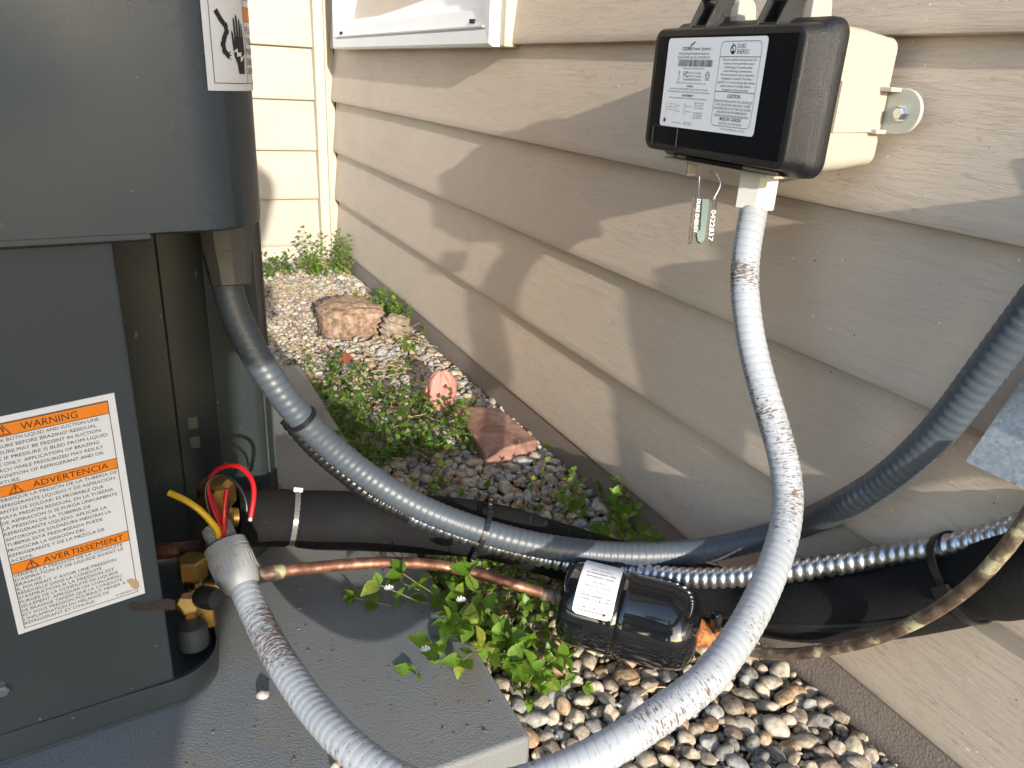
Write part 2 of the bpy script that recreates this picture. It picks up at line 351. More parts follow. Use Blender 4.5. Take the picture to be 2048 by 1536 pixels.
# ------------------------------------------------------------------ printing on surfaces (real lettering meshes)
_tc = {}
def text_mesh(s, bold=0):
    key = (s, bold)
    if key in _tc: return _tc[key]
    cu = bpy.data.curves.new('t', 'FONT'); cu.body = s; cu.size = 1; cu.offset = bold; cu.resolution_u = 2
    o = bpy.data.objects.new('t', cu); COL.objects.link(o); dg = bpy.context.evaluated_depsgraph_get(); dg.update()
    me = o.evaluated_get(dg).to_mesh(); V = [(v.co.x, v.co.y) for v in me.vertices]; Fc = [tuple(p.vertices) for p in me.polygons]
    o.evaluated_get(dg).to_mesh_clear(); bpy.data.objects.remove(o); bpy.data.curves.remove(cu)
    _tc[key] = (V, Fc); return _tc[key]
def printing(name, items, mapf, mat, parent, lift=.0003):
    V = []; Fc = []
    for it in items:
        if it[0] == 't':          # text, x, y(baseline), cap height, align, width, bold
            s, x, y, h = it[1:5]; al = it[5] if len(it) > 5 else 'l'; wd_ = it[6] if len(it) > 6 else None; bold = it[7] if len(it) > 7 else 0
            tv, tf = text_mesh(s, bold)
            if not tv: continue
            xs = [a for a, _ in tv]; x0, x1 = min(xs), max(xs); sc = h/.70; sx = sc if wd_ is None else wd_/(x1-x0); w = (x1-x0)*sx
            ox = x-{'l': 0, 'c': w/2, 'r': w}[al]; n = len(V)
            V += [(ox+(a-x0)*sx, y+b*sc) for a, b in tv]; Fc += [tuple(i+n for i in f) for f in tf]
        elif it[0] == 'r':
            x0, y0, x1, y1 = it[1:5]; K = max(1, int(abs(x1-x0)/.004)); n = len(V)
            for i in range(K+1):
                x = x0+(x1-x0)*i/K; V += [(x, y0), (x, y1)]
            Fc += [(n+2*i, n+2*i+2, n+2*i+3, n+2*i+1) for i in range(K)]
        elif it[0] == 'p':
            n = len(V); V += list(it[1]); Fc.append(tuple(range(n, n+len(it[1]))))
        elif it[0] == 'l':       # polyline with width
            P = [Vector((*p, 0)) for p in it[1]]; w = it[2]
            for a, b in zip(P[:-1], P[1:]):
                d = (b-a).normalized(); nn_ = Vector((-d.y, d.x, 0))*w/2; a2 = a-d*w/2; b2 = b+d*w/2; n = len(V)
                V += [(q.x, q.y) for q in (a2-nn_, b2-nn_, b2+nn_, a2+nn_)]; Fc.append((n, n+1, n+2, n+3))
        elif it[0] == 'o':       # ring
            cx, cy, r, w = it[1:5]; n = len(V); K = 20
            for i in range(K):
                a = 2*math.pi*i/K; V += [(cx+r*math.cos(a), cy+r*math.sin(a)), (cx+(r-w)*math.cos(a), cy+(r-w)*math.sin(a))]
            Fc += [(n+2*i, n+2*((i+1) % K), n+2*((i+1) % K)+1, n+2*i+1) for i in range(K)]
    return mo(name, [mapf(a, b, lift) for a, b in V], Fc, mat, parent)

# ================================================================== SETTING
LAP = .12365; Z0 = .0455
ground = tag(MB().add([(-60,-60,-.05),(60,-60,-.05),(60,60,-.05),(-60,60,-.05)], [(0,1,2,3)]).build('ground', m_lawn, smooth=False), kind='structure')
def bed():
    n = 60; V = []; Fc = []
    for i in range(n+1):
        for j in range(n+1):
            x = -2.5+3.04*i/n; y = -1.2+3.32*j/n
            V.append((x, y, -.006+.004*math.sin(9*x+3)*math.sin(7*y)))
    for i in range(n):
        for j in range(n): a = i*(n+1)+j; Fc.append((a, a+n+1, a+n+2, a+1))
    return mo('gravel_bed', V, Fc, m_soil)
gbed = tag(bed(), kind='structure')
# --- right wall
wall = thing('house_wall', 'tan vinyl sided house wall running from the far corner to the right edge, carrying the black control box', 'wall', (.5, 0, 0))
def course(parent, k, side, a0, a1, mat, name='siding_panel'):
    zb = Z0+k*LAP; zt = zb+LAP+.004
    pr = [(.016, zb+.0015), (.003, zb), (.0008, zb+.0012), (0, zb+.004), (.0006, zb+.012), (.0125, zt), (.022, zt)]
    n = 24; V = []; Fc = []
    for i in range(n+1):
        a = a0+(a1-a0)*i/n; wob = .0006*math.sin(a*5+k*2.1)
        for d, z in pr:
            dd = d+wob
            V.append((.5+dd, a, z) if side == 'y' else (a, 2.095+dd, z))
    m_ = len(pr)
    for i in range(n):
        for j in range(m_-1):
            q = (i*m_+j, (i+1)*m_+j, (i+1)*m_+j+1, i*m_+j+1); Fc.append(q if side == 'x' else q[::-1])
    o = mo(name, V, Fc, mat, parent); autosmooth(o, 40); return o
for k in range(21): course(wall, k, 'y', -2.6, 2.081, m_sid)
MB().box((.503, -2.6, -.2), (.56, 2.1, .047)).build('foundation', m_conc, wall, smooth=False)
MB().box((.523, -2.6, .047), (.60, 2.2, 2.66)).build('sheathing', m_dark, wall, smooth=False)
# window (child of the wall)
wy0, wy1, wz0, wz1 = 1.052, 1.94, .537, 1.55
def casing():
    # profile across the frame: (inset, x)
    pr = [(0, .505), (0, .478), (.004, .4745), (.022, .4755), (.024, .479), (.026, .479), (.052, .484), (.054, .492), (.064, .494), (.066, .505), (.088, .508), (.088, .53)]
    rings = []
    for ins, x in pr:
        rings.append([(x, wy0+ins, wz0+ins*.95), (x, wy1-ins, wz0+ins*.95), (x, wy1-ins, wz1-ins), (x, wy0+ins, wz1-ins)])
    return MB().loft(rings, cap=False)
win = casing().build('window', m_white, wall, smooth=False); tag(win, 'white framed window above the siding')
MB().box((.512, wy0+.07, wz0+.07), (.516, wy1-.07, wz1-.07)).build('pane', m_glass, win, smooth=False)
MB().box((.4742, wy0+.026, wz0+.0245), (.484, wy1-.026, wz0+.027)).build('drip_rail', m_white2, win, smooth=False)
for y in (wy0+.075, wy1-.06): MB().box((.4775, y-.007, wz0+.031), (.484, y+.007, wz0+.0365)).build('weep_hole', m_dark, win, smooth=False)
MB().box((.489, wy0-.016, wz0+.0), (.5125, wy0-.0005, wz1)).build('side_channel', m_trim, win, bevel=.002)
# --- far wall
fwall = thing('house_wall', 'sunlit cream vinyl sided wall facing the camera beyond the air conditioner', 'wall', (-.5, 2.095, 0))
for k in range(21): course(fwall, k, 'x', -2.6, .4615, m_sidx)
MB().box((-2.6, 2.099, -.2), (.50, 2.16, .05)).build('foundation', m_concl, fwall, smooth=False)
MB().box((-2.6, 2.118, .05), (.53, 2.2, 2.66)).build('sheathing', m_dark, fwall, smooth=False)
mb = MB(); mb.box((.4605, 2.072, .034), (.4635, 2.11, 2.62)); mb.box((.4635, 2.074, .036), (.4845, 2.078, 2.62)); mb.box((.4845, 2.066, .03), (.4875, 2.1, 2.62)); mb.box((.4875, 2.083, .046), (.51, 2.087, 2.62))
mb.build('corner_trim', m_trim, fwall, bevel=.001)
# ================================================================== GRAVEL
def ico(sub):
    import bmesh
    bm = bmesh.new(); bmesh.ops.create_icosphere(bm, subdivisions=sub, radius=1); V = np.array([v.co[:] for v in bm.verts]); Fc = np.array([[v.index for v in f.verts] for f in bm.faces]); bm.free(); return V, Fc
I2 = ico(2); I3 = ico(3)
def pebble_shape(V, rng):
    P = V.copy()
    for _ in range(rng.randint(3, 6)):       # a few flattened sides make it a worn stone
        n = rng.normal(size=3); n /= np.linalg.norm(n); d = rng.uniform(.55, .85); s = P@n; over = s > d; P[over] -= np.outer((s[over]-d)*.8, n)
    ph = rng.uniform(0, 6, 6); P *= (1+.07*np.sin(2.3*P[:, 0]+ph[0])*np.cos(2.1*P[:, 1]+ph[1])+.05*np.sin(3.7*P[:, 2]+ph[2]+2*P[:, 0]))[:, None]
    return P
rng = np.random.RandomState(3)
SH2 = [pebble_shape(I2[0], rng) for _ in range(24)]; SH3 = [pebble_shape(I3[0], rng) for _ in range(14)]
PADX1, PADY0, PADY1 = .2205, .3675, 1.189
obst = [(.38, 1.478, .075), (.45, 1.395, .035)]
def scatter(zb, rmin, rmax, tries, dens=1.0, seed=0):
    r_ = np.random.RandomState(seed); cell = .03; grid = {}; out = []
    for _ in range(tries):
        if r_.rand() < .74: x, y = r_.uniform(.19, .505), r_.uniform(.18, 2.09)
        else: x, y = r_.uniform(-.25, .22), r_.uniform(1.16, 2.09)
        if x < PADX1+.004 and y < PADY1+.004: continue
        if any((x-a)**2+(y-b)**2 < c*c for a, b, c in obst): continue
        small = .72 if (x < .36 and y > 1.3) else 1.0
        r = min(rmax, rmin+(rmax-rmin)*r_.beta(1.6, 3.2))*small
        if x+r*.8 > .503: continue
        cx, cy = int(x/cell), int(y/cell); ok = True
        for i in (-1, 0, 1):
            for j in (-1, 0, 1):
                for (a, b, c) in grid.get((cx+i, cy+j), ()):
                    if (a-x)**2+(b-y)**2 < ((c+r)*.77*dens)**2: ok = False; break
                if not ok: break
            if not ok: break
        if ok: grid.setdefault((cx, cy), []).append((x, y, r)); out.append((x, y, r, zb+r_.uniform(-.0015, .003)))
    return out
def rot(r_, tilt=.45):
    a = r_.uniform(0, 6.283); t = r_.normal(0, tilt); b = r_.uniform(0, 6.283)
    return np.array(Matrix.Rotation(b, 3, 'Z')@Matrix.Rotation(t, 3, 'X')@Matrix.Rotation(a, 3, 'Z'))
peb = [(*p, 1) for p in scatter(.003, .0062, .0152, 70000, 1.0, 1)]+[(*p, 0) for p in scatter(-.003, .006, .0125, 22000, 1.0, 2)]+[(*p, 0) for p in scatter(.0025, .0022, .0052, 22000, 1.0, 5)]
big = []
for i, (x, y, r, z, top) in enumerate(peb):
    if top:
        px, py, d = proj((x, y, z))
        if -20 < px < 2060 and 0 < py < 1560: big.append((r/d, i))
big.sort(reverse=True); bigset = {i for _, i in big[:298]}
meshes = []
for s in SH3:
    me = bpy.data.meshes.new('pebble'); me.from_pydata([tuple(v) for v in s], [], [tuple(int(i) for i in f) for f in I3[1]]); me.polygons.foreach_set('use_smooth', [True]*len(me.polygons)); me.materials.append(m_peb); meshes.append(me)
r_ = np.random.RandomState(11); VV = []; FF = []; RR = []; off = 0
for i, (x, y, r, z, top) in enumerate(peb):
    S = np.array([r*r_.uniform(.95, 1.3), r*r_.uniform(.75, 1.0), r*r_.uniform(.5, .78)])
    Rm = rot(r_)
    if i in bigset:
        o = bpy.data.objects.new('pebble', meshes[r_.randint(len(meshes))]); COL.objects.link(o); o.parent = gbed
        M4 = Matrix(Rm@np.diag(S)).to_4x4(); M4.translation = (x, y, z+.002); o.matrix_local = M4
    else:
        P = (SH2[r_.randint(24)]*S)@Rm.T+np.array([x, y, z]); VV.append(P); FF.append(I2[1]+off); off += len(P); RR.append(np.full(len(P), r_.rand(), dtype=np.float32))
def big_mesh(name, V, Fc, mat, rnd=None, parent=None, smooth=True):
    me = bpy.data.meshes.new(name); nv, nf = len(V), len(Fc); k_ = Fc.shape[1]
    me.vertices.add(nv); me.vertices.foreach_set('co', V.astype(np.float32).ravel()); me.loops.add(nf*k_); me.loops.foreach_set('vertex_index', Fc.astype(np.int32).ravel())
    me.polygons.add(nf); me.polygons.foreach_set('loop_start', np.arange(0, nf*k_, k_, dtype=np.int32)); me.polygons.foreach_set('use_smooth', [smooth]*nf)
    me.update(calc_edges=True); me.validate()
    if rnd is not None: a = me.attributes.new('rnd', 'FLOAT', 'POINT'); a.data.foreach_set('value', rnd.astype(np.float32))
    me.materials.append(mat); o = bpy.data.objects.new(name, me); COL.objects.link(o); par(o, parent); return o
tag(big_mesh('gravel', np.vstack(VV), np.vstack(FF), m_peb, np.concatenate(RR), gbed), kind='stuff')
# ================================================================== PAD
pad = tag(MB().box((-.72, PADY0, -.02), (PADX1, PADY1, .05)).build('equipment_pad', m_pad, bevel=.004, seg=3), 'large grey moulded plastic pad lying on the gravel under the air conditioner', 'equipment pad')
# ================================================================== AIR CONDITIONER
ac = thing('air_conditioner', 'dark grey air conditioning condenser unit standing on the plastic pad at the left', 'air conditioner', (-.25, .8, .05))
def poly_extrude(path, z0, z1, closed=True, thick=None):
    pass
def arc(cx, cy, R, a0, a1, n=14): return [(cx+R*math.cos(math.radians(a0+(a1-a0)*i/n)), cy+R*math.sin(math.radians(a0+(a1-a0)*i/n))) for i in range(n+1)]
# upper cover, outline in plan
al = math.degrees(math.atan(.11)); sx0, sy0 = .0358, .4984; RC = .05
cx, cy = sx0-RC*math.sin(math.radians(al)), sy0+RC*math.cos(math.radians(al))
cov = [(-.55+i*.04, .4945+.11*(-.55+i*.04)) for i in range(15)]+arc(cx, cy, RC, -90+al, -6, 18)
ex, ey = cov[-1]; cov += [(ex+.0085*t, ey+.08*t) for t in (1, 2, 3, 4, 6)]
cz0, cz1 = CAMZ-.098, .92
def wall_strip(path, z0, z1, th, mat, name, parent, lip=0):
    n = len(path); out = []
    for i in range(n):
        a = Vector(path[max(i-1, 0)]); b = Vector(path[min(i+1, n-1)]); d = (b-a).normalized(); out.append(Vector((path[i][0]-d.y*th, path[i][1]+d.x*th)))
    rows = [[(p[0], p[1], z1) for p in path], [(p[0], p[1], z0+.002) for p in path], [(path[i][0]*.9+out[i][0]*.1+0, path[i][1]*.75+out[i][1]*.25, z0) for i in range(n)], [(q.x, q.y, z0) for q in out], [(q.x, q.y, z1) for q in out]]
    return MB().loft(rows, cap=False, closed=False).build(name, mat, parent, ang=50)
wall_strip(cov, cz0, cz1, .012, m_ac, 'upper_cover', ac)
cov2 = [p for p in cov if p[0] < .022]
wall_strip([(x, y+.0006) for x, y in cov2], cz0-.0035, cz0+.01, .010, m_ac, 'cover_lip', ac)
MB().loft([[(x, y+.012, cz0+.006) for x, y in cov]+[(.13, 1.12, cz0+.006), (-.55, 1.12, cz0+.006)], [(x, y+.012, cz0+.012) for x, y in cov]+[(.13, 1.12, cz0+.012), (-.55, 1.12, cz0+.012)]]).build('cover_floor', m_acd, ac, smooth=False)
MB().loft([[(x*1.0, y-.003, cz1) for x, y in cov]+[(.13, 1.12, cz1), (-.55, 1.12, cz1)], [(x, y, cz1+.03) for x, y in cov]+[(.13, 1.12, cz1+.03), (-.55, 1.12, cz1+.03)]]).build('top_panel', m_acd, ac)
# lower service panel
PN = Vector((-.1, 1, 0)).normalized(); P0 = Vector((-.0105, .5, 0)); PU = Vector((1, .1, 0)).normalized()
def pp(s, z, off=0): p = P0+PU*s; return Vector((p.x, p.y, z))-PN*off
def panel_hit(px, py): v = Vector(ray(px, py)); return v*(P0.dot(PN)/v.dot(PN))+Vector((0, 0, CAMZ))
rows = [[pp(-.54, .068), pp(-.54, cz0+.008)], [pp(-.003, .068), pp(-.003, cz0+.008)], [pp(-.0006, .068, -.001), pp(-.0006, cz0+.008, -.001)], [pp(0, .068, -.003), pp(0, cz0+.008, -.003)], [pp(0, .068, -.02), pp(0, cz0+.008, -.02)]]
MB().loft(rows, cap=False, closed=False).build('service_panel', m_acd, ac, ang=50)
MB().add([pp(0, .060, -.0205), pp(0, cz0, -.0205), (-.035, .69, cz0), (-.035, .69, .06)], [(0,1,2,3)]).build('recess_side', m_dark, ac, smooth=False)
# recess back plate with a bend, then the corner post
bx = [(-.05, .700), (.016, .700), (.018, .697), (.050, .697), (.0515, .6955), (.086, .706), (.0925, .712), (.097, .722), (.0985, .722), (.1000, .727), (.1065, .742), (.108, .742), (.109, .75), (.109, 1.12)]
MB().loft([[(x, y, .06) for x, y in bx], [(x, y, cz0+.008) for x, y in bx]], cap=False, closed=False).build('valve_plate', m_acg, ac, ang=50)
for zz in (.185, .165): MB().box((.026, .6955, zz), (.034, .6972, zz+.011)).build('slot_cover', m_pvcd, ac, smooth=False)
tube('panel_wire', [at(395,500,.66), at(402,515,.67), at(408,545,.67)], .0008, m_wblk, ac, seg=6)
MB().box((.1005, .733, CAMZ-.112), (.1055, .737, CAMZ-.104)).build('edge_clip', m_blk, ac, bevel=.0004)
MB().box((.1010, .7315, CAMZ-.106), (.105, .7335, CAMZ-.1035)).build('edge_clip', m_white, ac)
# base pan
cx2, cy2 = -.0195, .5485
pan = [(-.55, .4575), (-.124, .498), (-.05, .5053)]+arc(-.0165, .5465, .039, -84, -2, 12)+[(.0235, .60), (.034, .635), (.062, .67), (.092, .70), (.109, .722), (.1145, .745), (.1145, 1.13)]
pan = [(x*.98, y*.98) for x, y in pan]
rows = [[(x, y, .0505) for x, y in pan], [(x, y, .0665) for x, y in pan]]
mb = MB().loft([[Vector((*p, .0505)) for p in pan]+[Vector((-.55, 1.13, .0505))], [Vector((*p, .0535)) for p in pan]+[Vector((-.55, 1.13, .0535))]])
mb.build('base_pan', m_acd, ac)
wall_strip(pan[:-1], .0530, .0745, .0022, m_acd, 'pan_lip', ac)
MB().box((.100, .742, .067), (.113, .76, .078)).build('post_foot', m_blk, ac, bevel=.001)
hx = panel_hit(5, 1378); MB().loft([[hx+Vector((r*math.cos(a*math.pi/3), 0, r*math.sin(a*math.pi/3)))-PN*t for a in range(6)] for t, r in ((-.001, .0042), (.003, .0042), (.004, .0034))]).build('panel_screw', m_bolt, ac)
# brown tape scar right of the label
cp = [panel_hit(*q) for q in ((258,1212),(262,1204),(290,1207),(335,1196),(350,1200),(350,1218),(300,1222),(265,1221))]
mo('tape_residue', [p-PN*.0004 for p in cp], [tuple(range(8))], M_('residue', (.035,.027,.027), .2), ac)
# --- service panel label
TR, BR, BL = panel_hit(228,785), panel_hit(290,1185), panel_hit(37,1268)
LW = (BR-BL).length; LH = (TR-BR).length; LU = (BR-BL).normalized(); LV = (TR-BR).normalized(); LN = LU.cross(LV).normalized()
if LN.y > 0: LN = -LN
def lmap(u, v, off=0): return BL+LU*u+LV*v+LN*(off+.0008)
lab = mo('warning_label', [lmap(u, v) for u, v in ((0,0),(LW,0),(LW,LH),(0,LH))]+[lmap(u, v, -.0007) for u, v in ((0,0),(LW,0),(LW,LH),(0,LH))], [(0,1,2,3),(0,4,5,1),(1,5,6,2),(2,6,7,3),(3,7,4,0)], m_paper, ac)
lab['label'] = 'white and orange brazing warning label'
x0, x1 = .0038, LW-.0042; Y = lambda f: LH*(1-f)
bands = [(.030, .083, 'WARNING'), (.292, .340, 'ADVERTENCIA'), (.652, .700, 'AVERTISSEMENT')]
for a, b, _ in bands: printing('orange_band', [('r', x0, Y(b), x1, Y(a))], lmap, m_orange, lab, .0001)
it = []
w_ = .0004
for a, b in ((.028, 1), ): it += [('r', x0, Y(.975), x0+w_, Y(.028)), ('r', x1-w_, Y(.975), x1, Y(.028)), ('r', x0, Y(.975)-w_, x1, Y(.975)), ('r', x0, Y(.028), x1, Y(.028)+w_)]
for a, b, t in bands:
    it += [('r', x0, Y(a)-w_*.5, x1, Y(a)+w_*.5), ('r', x0, Y(b)-w_*.5, x1, Y(b)+w_*.5)]
    c_ = {'WARNING': .036, 'ADVERTENCIA': .036, 'AVERTISSEMENT': .040}[t]; h = LH*(b-a)
    it.append(('t', t, LW*.32 if t != 'AVERTISSEMENT' else LW*.285, Y(b)+h*.22, h*.56, 'l', {'WARNING': .030, 'ADVERTENCIA': .042, 'AVERTISSEMENT': .0465}[t], .0))
    tx = LW*.20; it += [('l', [(tx-.0035, Y(b)+h*.12), (tx+.0035, Y(b)+h*.12), (tx, Y(b)+h*.88), (tx-.0035, Y(b)+h*.12)], .0005), ('r', tx-.0004, Y(b)+h*.36, tx+.0004, Y(b)+h*.68), ('r', tx-.0004, Y(b)+h*.20, tx+.0004, Y(b)+h*.28)]
def para(rows, f0, f1, out, widths=None):
    n = len(rows)
    for i, s in enumerate(rows):
        f = f0+(f1-f0)*(i+1)/n; out.append(('t', s, x0+.0008, Y(f)+LH*.004, LH*.0143, 'l', len(s)*.00178 if len(s) > 3 else None, 0))
en = ['CHECK BOTH LIQUID AND SUCTION LINE', 'PRESSURE BEFORE BRAZING! RESIDUAL', 'PRESSURE MAY BE PRESENT IN SUCTION', 'LINE IF PRESSURE IS BLED FROM LIQUID', 'LINE ONLY. APPLICATION OF BRAZING', 'TORCH WHILE PRESSURIZED MAY RESULT', 'IN IGNITION OF REFRIGERANT AND OIL', 'MIXTURE.']
es = ['VERIFIQUE LA PRESIÓN DE LA TUBERÍA DE', 'REFRIGERANTE LÍQUIDO Y DE ASPIRACIÓN', 'ANTES DE SOLDAR! ES PROBABLE QUE', 'HAYA PRESIÓN RESIDUAL EN LA TUBERÍA', 'DE ASPIRACIÓN SI SE PURGA ÚNICAMENTE', 'LA PRESIÓN DE LA TUBERÍA DE', 'REFRIGERANTE LÍQUIDO. APLICAR LA', 'ANTORCHA DE SOLDADURA MIENTRAS LA', 'TUBERÍA ESTÁ PRESURIZADA PUEDE', 'PROVOCAR LA IGNICIÓN DEL', 'REFRIGERANTE Y DE LA MEZCLA DE', 'ACEITE.']
fr = ["VÉRIFIEZ LA PRESSION DE LA CONDUITE", "D'ASPIRATION ET DE LIQUIDE AVANT LE", "BRASAGE !", "IL POURRAIT Y AVOIR UNE PRESSION", "RÉSIDUELLE DANS LA CONDUITE", "D'ASPIRATION SI LA PRESSION EST", "PURGÉE DE LA CONDUITE DE LIQUIDE", "SEULEMENT. APPLIQUER UN CHALUMEAU", "DE BRASAGE TANDIS QUE LA CONDUITE", "EST SOUS PRESSION POURRAIT MENER À", "L'INFLAMMATION DU MÉLANGE DE", "RÉFRIGÉRANT ET D'HUILE."]
para(en, .083, .288, it); para(es, .340, .648, it); para(fr, .700, .965, it)
it.append(('t', '0140R00051-D', x1-.001, Y(.968)+.0003, LH*.0095, 'r', .0125, 0))
printing('lettering', it, lmap, m_ink, lab, .00022)
mo('torn_patch', [lmap(u, v, .0004) for u, v in ((x1-.003,.0155),(x1-.006,.0150),(x1-.0045,.012),(x1-.0035,.0085),(x1-.001,.0055),(x1+.0015,.007),(x1+.001,.0115))], [tuple(range(7))], m_torn, lab)
# --- label on the curved upper cover
cl = [0]
for a, b in zip(cov[:-1], cov[1:]): cl.append(cl[-1]+math.hypot(b[0]-a[0], b[1]-a[1]))
def covpt(s, off):
    s = max(0, min(s, cl[-1]-1e-6)); i = max(j for j in range(len(cl)) if cl[j] <= s); i = min(i, len(cov)-2); t = (s-cl[i])/(cl[i+1]-cl[i])
    a = Vector(cov[i]); b = Vector(cov[i+1]); p = a.lerp(b, t); d = (b-a).normalized(); return p.x+d.y*off, p.y-d.x*off
best = None
for i in range(2000):
    s = .45+.25*i/2000; x, y = covpt(s, 0); px, py, d = proj((x, y, CAMZ-.02))
    if best is None or abs(px-416) < best[0]: best = (abs(px-416), s)
CS = best[1]; x, y = covpt(CS, 0)
zb = None
for i in range(800):
    z = CAMZ-.08+.12*i/800; px, py, d = proj((x, y, z))
    if zb is None or abs(py-181) < zb[0]: zb = (abs(py-181), z)
CZ = zb[1]
def cmap(u, v, off=0): x, y = covpt(CS+u, off+.0009); return Vector((x, y, CZ+v))
V = []; Fc = []
for i in range(41):
    for v_ in (0, .13): V.append(cmap(.105*i/40, v_))
Fc = [(2*i, 2*i+2, 2*i+3, 2*i+1) for i in range(40)]
lab2 = mo('danger_label', V, Fc, m_paper, ac, smooth=True); lab2['label'] = 'white shock hazard label curving round the corner of the cover'
it = [('r', .0042, .004, .0046, .13), ('r', .0042, .0040, .105, .0044), ('r', .0335, .004, .0339, .13), ('r', .0339, .0385, .105, .0388), ('r', .0339, .0462, .105, .0465)]
sy = lambda u, v: (u, v)
hand = [(.0240,.0095),(.0305,.0095),(.0310,.0170),(.0318,.0220),(.0312,.0300),(.0303,.0365),(.0296,.0375),(.0291,.0365),(.0290,.0295),(.0286,.0295),(.0282,.0385),(.0273,.0398),(.0266,.0385),(.0264,.0300),(.0260,.0300),(.0254,.0405),(.0245,.0418),(.0237,.0405),(.0238,.0300),(.0234,.0300),(.0228,.0390),(.0220,.0400),(.0213,.0388),(.0216,.0280),(.0214,.0270),(.0206,.0315),(.0197,.0330),(.0192,.0318),(.0200,.0240),(.0206,.0190),(.0232,.0150)]
it.append(('p', hand))
it.append(('l', [(.0095,.0415),(.0120,.0380),(.0150,.0350),(.0155,.0320),(.0135,.0285),(.0122,.0250),(.0130,.0215),(.0152,.0195)], .0031))
it += [('l', [(.0150,.0200),(.0172,.0212)], .0006), ('l', [(.0150,.0195),(.0178,.0194)], .0006), ('l', [(.0150,.0192),(.0174,.0172)], .0006)]
for r_i, s in enumerate(['MANTENIMIENTO O', 'TODAS LAS FUENTES', 'PELIGRO! DESCONECTE']): pass
for zz, s in ((.0322, 'PELIGRO: DESCONECTE'), (.0262, 'TODAS LAS FUENTES'), (.0205, 'MANTENIMIENTO'), (.0148, 'DEBE HACERLO'), (.0095, 'SERVICIO'), (.0500, "L'ENTRETIEN ET"), (.0560, 'COMPLETE AVANT'), (.0620, 'LE NON RESPECT')):
    it.append(('t', s, .0350, zz, .0036, 'l', len(s)*.0030))
printing('lettering', it, cmap, m_ink, lab2, .0003)
printing('orange_band', [('r', .0339, .0388, .105, .0462)], cmap, m_orange, lab2, .0002)
printing('shock_bolt', [('p', [(.0180,.0205),(.0235,.0235),(.0238,.0210),(.0275,.0215),(.0272,.0185),(.0320,.0205),(.0282,.0170),(.0262,.0160),(.0264,.0195),(.0228,.0188),(.0228,.0218)])], cmap, m_wink, lab2, .0005)
# --- brass service valves (parts of the unit)
def hexprof(r, h): return [(0, r*.9), (.001, r), (h-.0012, r), (h, r*.86)]
up = Vector((0, 0, 1))
c1 = at(433, 985, .625)
vs = lathe('suction_valve', c1-up*.062, c1, [(0, .012), (.012, .0125), (.013, .010), (.028, .010), (.030, .0115), (.044, .0115), (.045, .009), (.052, .009)], m_brass, ac, seg=24); vs['label'] = 'large brass valve with hexagonal cap'
lathe('valve_cap', c1-up*.011, c1+up*.011, hexprof(.0148, .020)+[(.0215, .009)], m_brass, vs, seg=6, twist=.5, ang=20)
lathe('copper_stub', at(405,1097,.63), at(318,1103,.63), [(0, .0075), (.004, .0075), (.0045, .0066), (.05, .0066)], m_cop, vs, seg=20)
lathe('insulated_port', at(445,1035,.64), at(470,1034,.645), [(0, .008), (.012, .008)], m_brass, vs, seg=20)
c2 = at(385, 1135, .60)
vl = lathe('liquid_valve', c2-up*.055, c2, [(0, .009), (.008, .011), (.022, .011), (.024, .0075), (.05, .0075)], m_brass, ac, seg=8, ang=25); vl['label'] = 'smaller brass valve with hexagonal cap'
lathe('valve_cap', c2-up*.009, c2+up*.010, hexprof(.0113, .018), m_brass, vl, seg=6, twist=.2, ang=20)
lathe('copper_stub', at(372,1208,.60), at(318,1212,.60), [(0, .0045), (.03, .0045)], m_cop, vl, seg=16)
lathe('flare_nut', at(378,1205,.588), at(378,1203,.576), [(0, .0095), (.008, .0095), (.009, .008)], m_brass, vl, seg=6, ang=20)
lathe('port_cap', at(402,1193,.585), at(442,1200,.572), [(0, .0075), (.001, .0085), (.013, .0088), (.016, .0075), (.019, .0072), (.0195, .004)], m_tie, vl, seg=20)
lathe('outlet_port', at(400,1172,.61), at(450,1168,.62), [(0, .0055), (.03, .0055)], m_brass, vl, seg=16)
MB().box((-.0105, -.010, -.026), (.012, .010, -.001), Matrix.Translation(c2-up*.028)).build('valve_block', m_brass, vl, bevel=.002)
lathe('rubber_foot', at(385,1262,.60)-up*.012, at(385,1262,.60)+up*.006, [(0, .012), (.016, .011), (.018, .009)], m_acd, ac, seg=20)
# ================================================================== METER BOX
mbx = thing('control_box', 'black lidded beige control box bolted to the siding, covered by a white printed label', 'electrical box', (.497, .48, .49))
yc, zc = (.569+.404)/2, .4955; LWd = .569-.404; LHt = .093
def lid_ring(x, dw, dh, r, yo=0, zo=0): return [(x, yc+yo+a, zc+zo+b) for a, b in rrect(LWd+dw, LHt+dh, r)]
rg = [lid_ring(.4050, -.006, -.006, .006), lid_ring(.4050, -.0035, -.0035, .008), lid_ring(.4056, -.0012, -.0012, .009), lid_ring(.4075, 0, 0, .010), lid_ring(.408, .0001, .0001, .010), lid_ring(.4225, .003, .003, .010), lid_ring(.4232, .0036, .0036, .010), lid_ring(.4238, .005, .005, .011), lid_ring(.4272, .0090, .0095, .012), lid_ring(.4282, .0105, .0105, .012), lid_ring(.4300, .0112, .0112, .012), lid_ring(.436, .0114, .0114, .012), lid_ring(.4372, .0105, .0105, .012)]
MB().loft([r_[::-1] for r_ in rg]).build('lid', m_blkr, mbx, ang=24)
MB().box((.4046, yc-LWd/2+.006, zc-LHt/2+.006), (.4051, yc+LWd/2-.006, zc+LHt/2-.006)).build('lid_face', m_blk, mbx, smooth=False)
rg = [lid_ring(.4378, .004, .003, .010), lid_ring(.460, .002, .001, .010), lid_ring(.4905, -.004, -.006, .009), lid_ring(.4935, -.004, -.006, .009)]
MB().loft([r_[::-1] for r_ in rg]).build('body', m_beige, mbx, ang=50)
by = yc-LWd/2-.003
